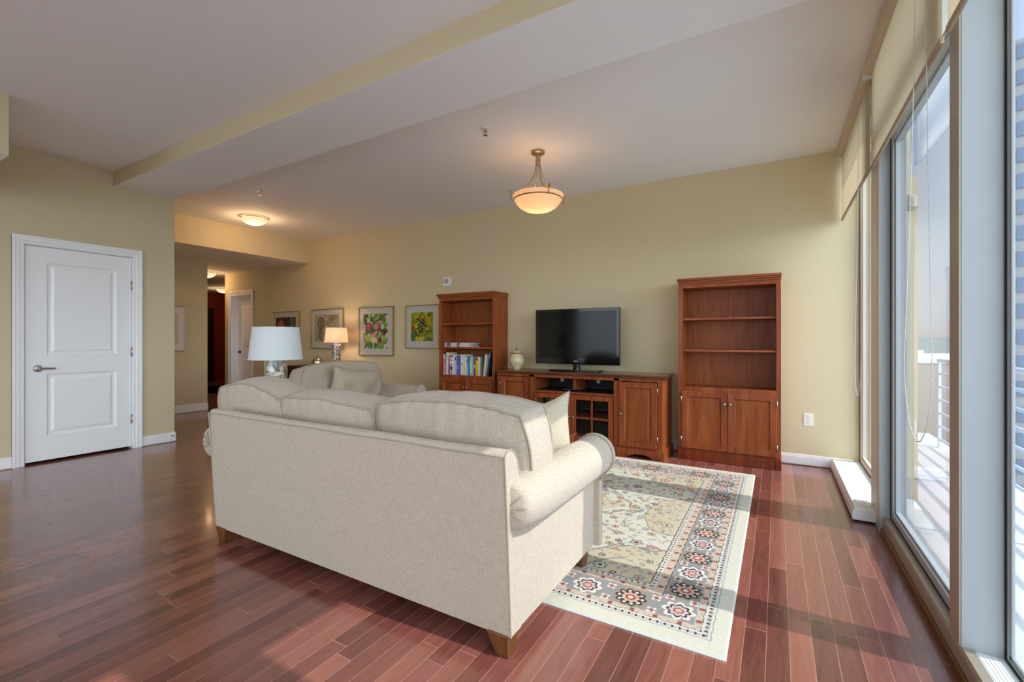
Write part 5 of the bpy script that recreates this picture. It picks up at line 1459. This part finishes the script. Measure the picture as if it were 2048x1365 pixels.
# small scattered flowers, leaves and palmettes
rr = random.Random(5); placed = []
for k in range(16000):
    if len(placed) > 1100: break
    x_, y_ = rr.uniform(RX0 + 0.38, RX1 - 0.39), rr.uniform(RY0 + 0.40, RY1 - 0.40)
    r_ = rr.choice((0.016, 0.020, 0.024, 0.030, 0.044))
    if any((x_ - a) ** 2 + (y_ - b_) ** 2 < (r_ + c + 0.001) ** 2 for a, b_, c in placed): continue
    placed.append((x_, y_, r_))
    kind = rr.random(); rot = rr.uniform(0, PI)
    c1 = rr.choice((DARK, GREY, GREY * 0.8, GOLD, GOLD * 0.85, RED, lin((150, 120, 84)), lin((112, 116, 122))))
    if kind < 0.42: flower(x_, y_, r_, rr.choice((5, 6, 8)), [(1.0, c1, 0.45), (0.62, rr.choice((IVORY, PINK, BEIGE)), 0.4), (0.3, RED if rr.random() < 0.6 else DARK, 0.2)], rot, mask=fld)
    elif kind < 0.78:      # leaf
        si, sj = window_idx(x_, y_, r_ * 1.4); X, Y = GX[si, sj] - x_, GY[si, sj] - y_
        u_, v_ = X * math.cos(rot) + Y * math.sin(rot), -X * math.sin(rot) + Y * math.cos(rot)
        w2 = r_ * 0.42 * (1 - np.clip(np.abs(u_) / (r_ * 1.25), 0, 1) ** 2)
        mk = (np.abs(v_) < w2 * (1 + 0.25 * np.sin(u_ * 500))) & fld[si, sj]; C[si, sj][mk] = c1
        mk = (np.abs(v_) < w2 * 0.5) & fld[si, sj]; C[si, sj][mk] = c1 * 0.5 + IVORY * 0.5
    else:                  # curl
        si, sj = window_idx(x_, y_, r_ * 1.3); X, Y = GX[si, sj] - x_, GY[si, sj] - y_
        d = np.hypot(X, Y); a = np.arctan2(Y, X)
        mk = (np.abs(d - r_ * (0.55 + 0.13 * (a + rot) / PI)) < 0.0028) & (np.cos(a - rot) > -0.6) & fld[si, sj]; C[si, sj][mk] = GREY * 0.9
C *= (1 + 0.05 * rng.randn(NX, NY, 1)); C = np.clip(C * 0.74, 0.008, 1)
edge = np.minimum(ex, ey) < 0.008; C[edge] = lin((200, 203, 192))
Zr = np.where(np.minimum(ex, ey) < 0.004, 0.004, 0.012) + 0.0006 * rng.rand(NX, NY)
co = np.stack([GX, GY, Zr], -1).reshape(-1, 3)
idx = np.arange(NX * NY).reshape(NX, NY)
quads = np.stack([idx[:-1, :-1], idx[1:, :-1], idx[1:, 1:], idx[:-1, 1:]], -1).reshape(-1, 4)
border = np.concatenate([idx[:, 0], idx[-1, 1:], idx[::-1, -1][1:], idx[0, ::-1][1:-1]])
nb = len(border); base = NX * NY
co = np.concatenate([co, co[border] * [1, 1, 0] + [0, 0, 0.0005]])
bi = np.arange(nb) + base
qs = np.stack([border, bi, np.roll(bi, -1), np.roll(border, -1)], -1)
quads = np.concatenate([quads, qs])
me = bpy.data.meshes.new('area_rug')
me.vertices.add(len(co)); me.vertices.foreach_set('co', co.astype(np.float32).ravel())
me.loops.add(quads.size); me.loops.foreach_set('vertex_index', quads.astype(np.int32).ravel())
me.polygons.add(len(quads)); me.polygons.foreach_set('loop_start', np.arange(0, quads.size, 4, dtype=np.int32))
me.polygons.foreach_set('loop_total', np.full(len(quads), 4, dtype=np.int32))
me.update(calc_edges=True)
ca = me.color_attributes.new('Col', 'FLOAT_COLOR', 'POINT')
cc = np.ones((len(co), 4), np.float32); cc[:base, :3] = C.reshape(-1, 3); cc[base:, :3] = lin((214, 214, 200)); ca.data.foreach_set('color', cc.ravel())
me.materials.append(vcol_mat('rug_pile', 0.95, 0.5, 500, 0.1))
o = bpy.data.objects.new('area_rug', me); COL.objects.link(o)
tag(o, 'cream and grey floral area rug under the sofa front and coffee table', 'rug')
# small dark hall rug
bm = painting_mesh(1.0, 1.0, lambda u, v: (srgb(120, 60, 44) if min(u, v, 1 - u, 1 - v) < 0.08 else mixc(srgb(60, 24, 20), srgb(150, 110, 84), 0.5 + 1.6 * nz(u, v, 9, 2))), 40, 60)
for v in bm.verts: v.co = Vector((-12.4 + v.co.x * 1.5, 5.3 + v.co.z * 1.9, 0.008))
bmesh.ops.solidify(bm, geom=bm.faces[:], thickness=0.006)
o = obj('hall_rug', bm, vcol_mat('hall_rug_pile', 0.9)); tag(o, 'small dark red patterned rug on the hallway floor', 'rug')
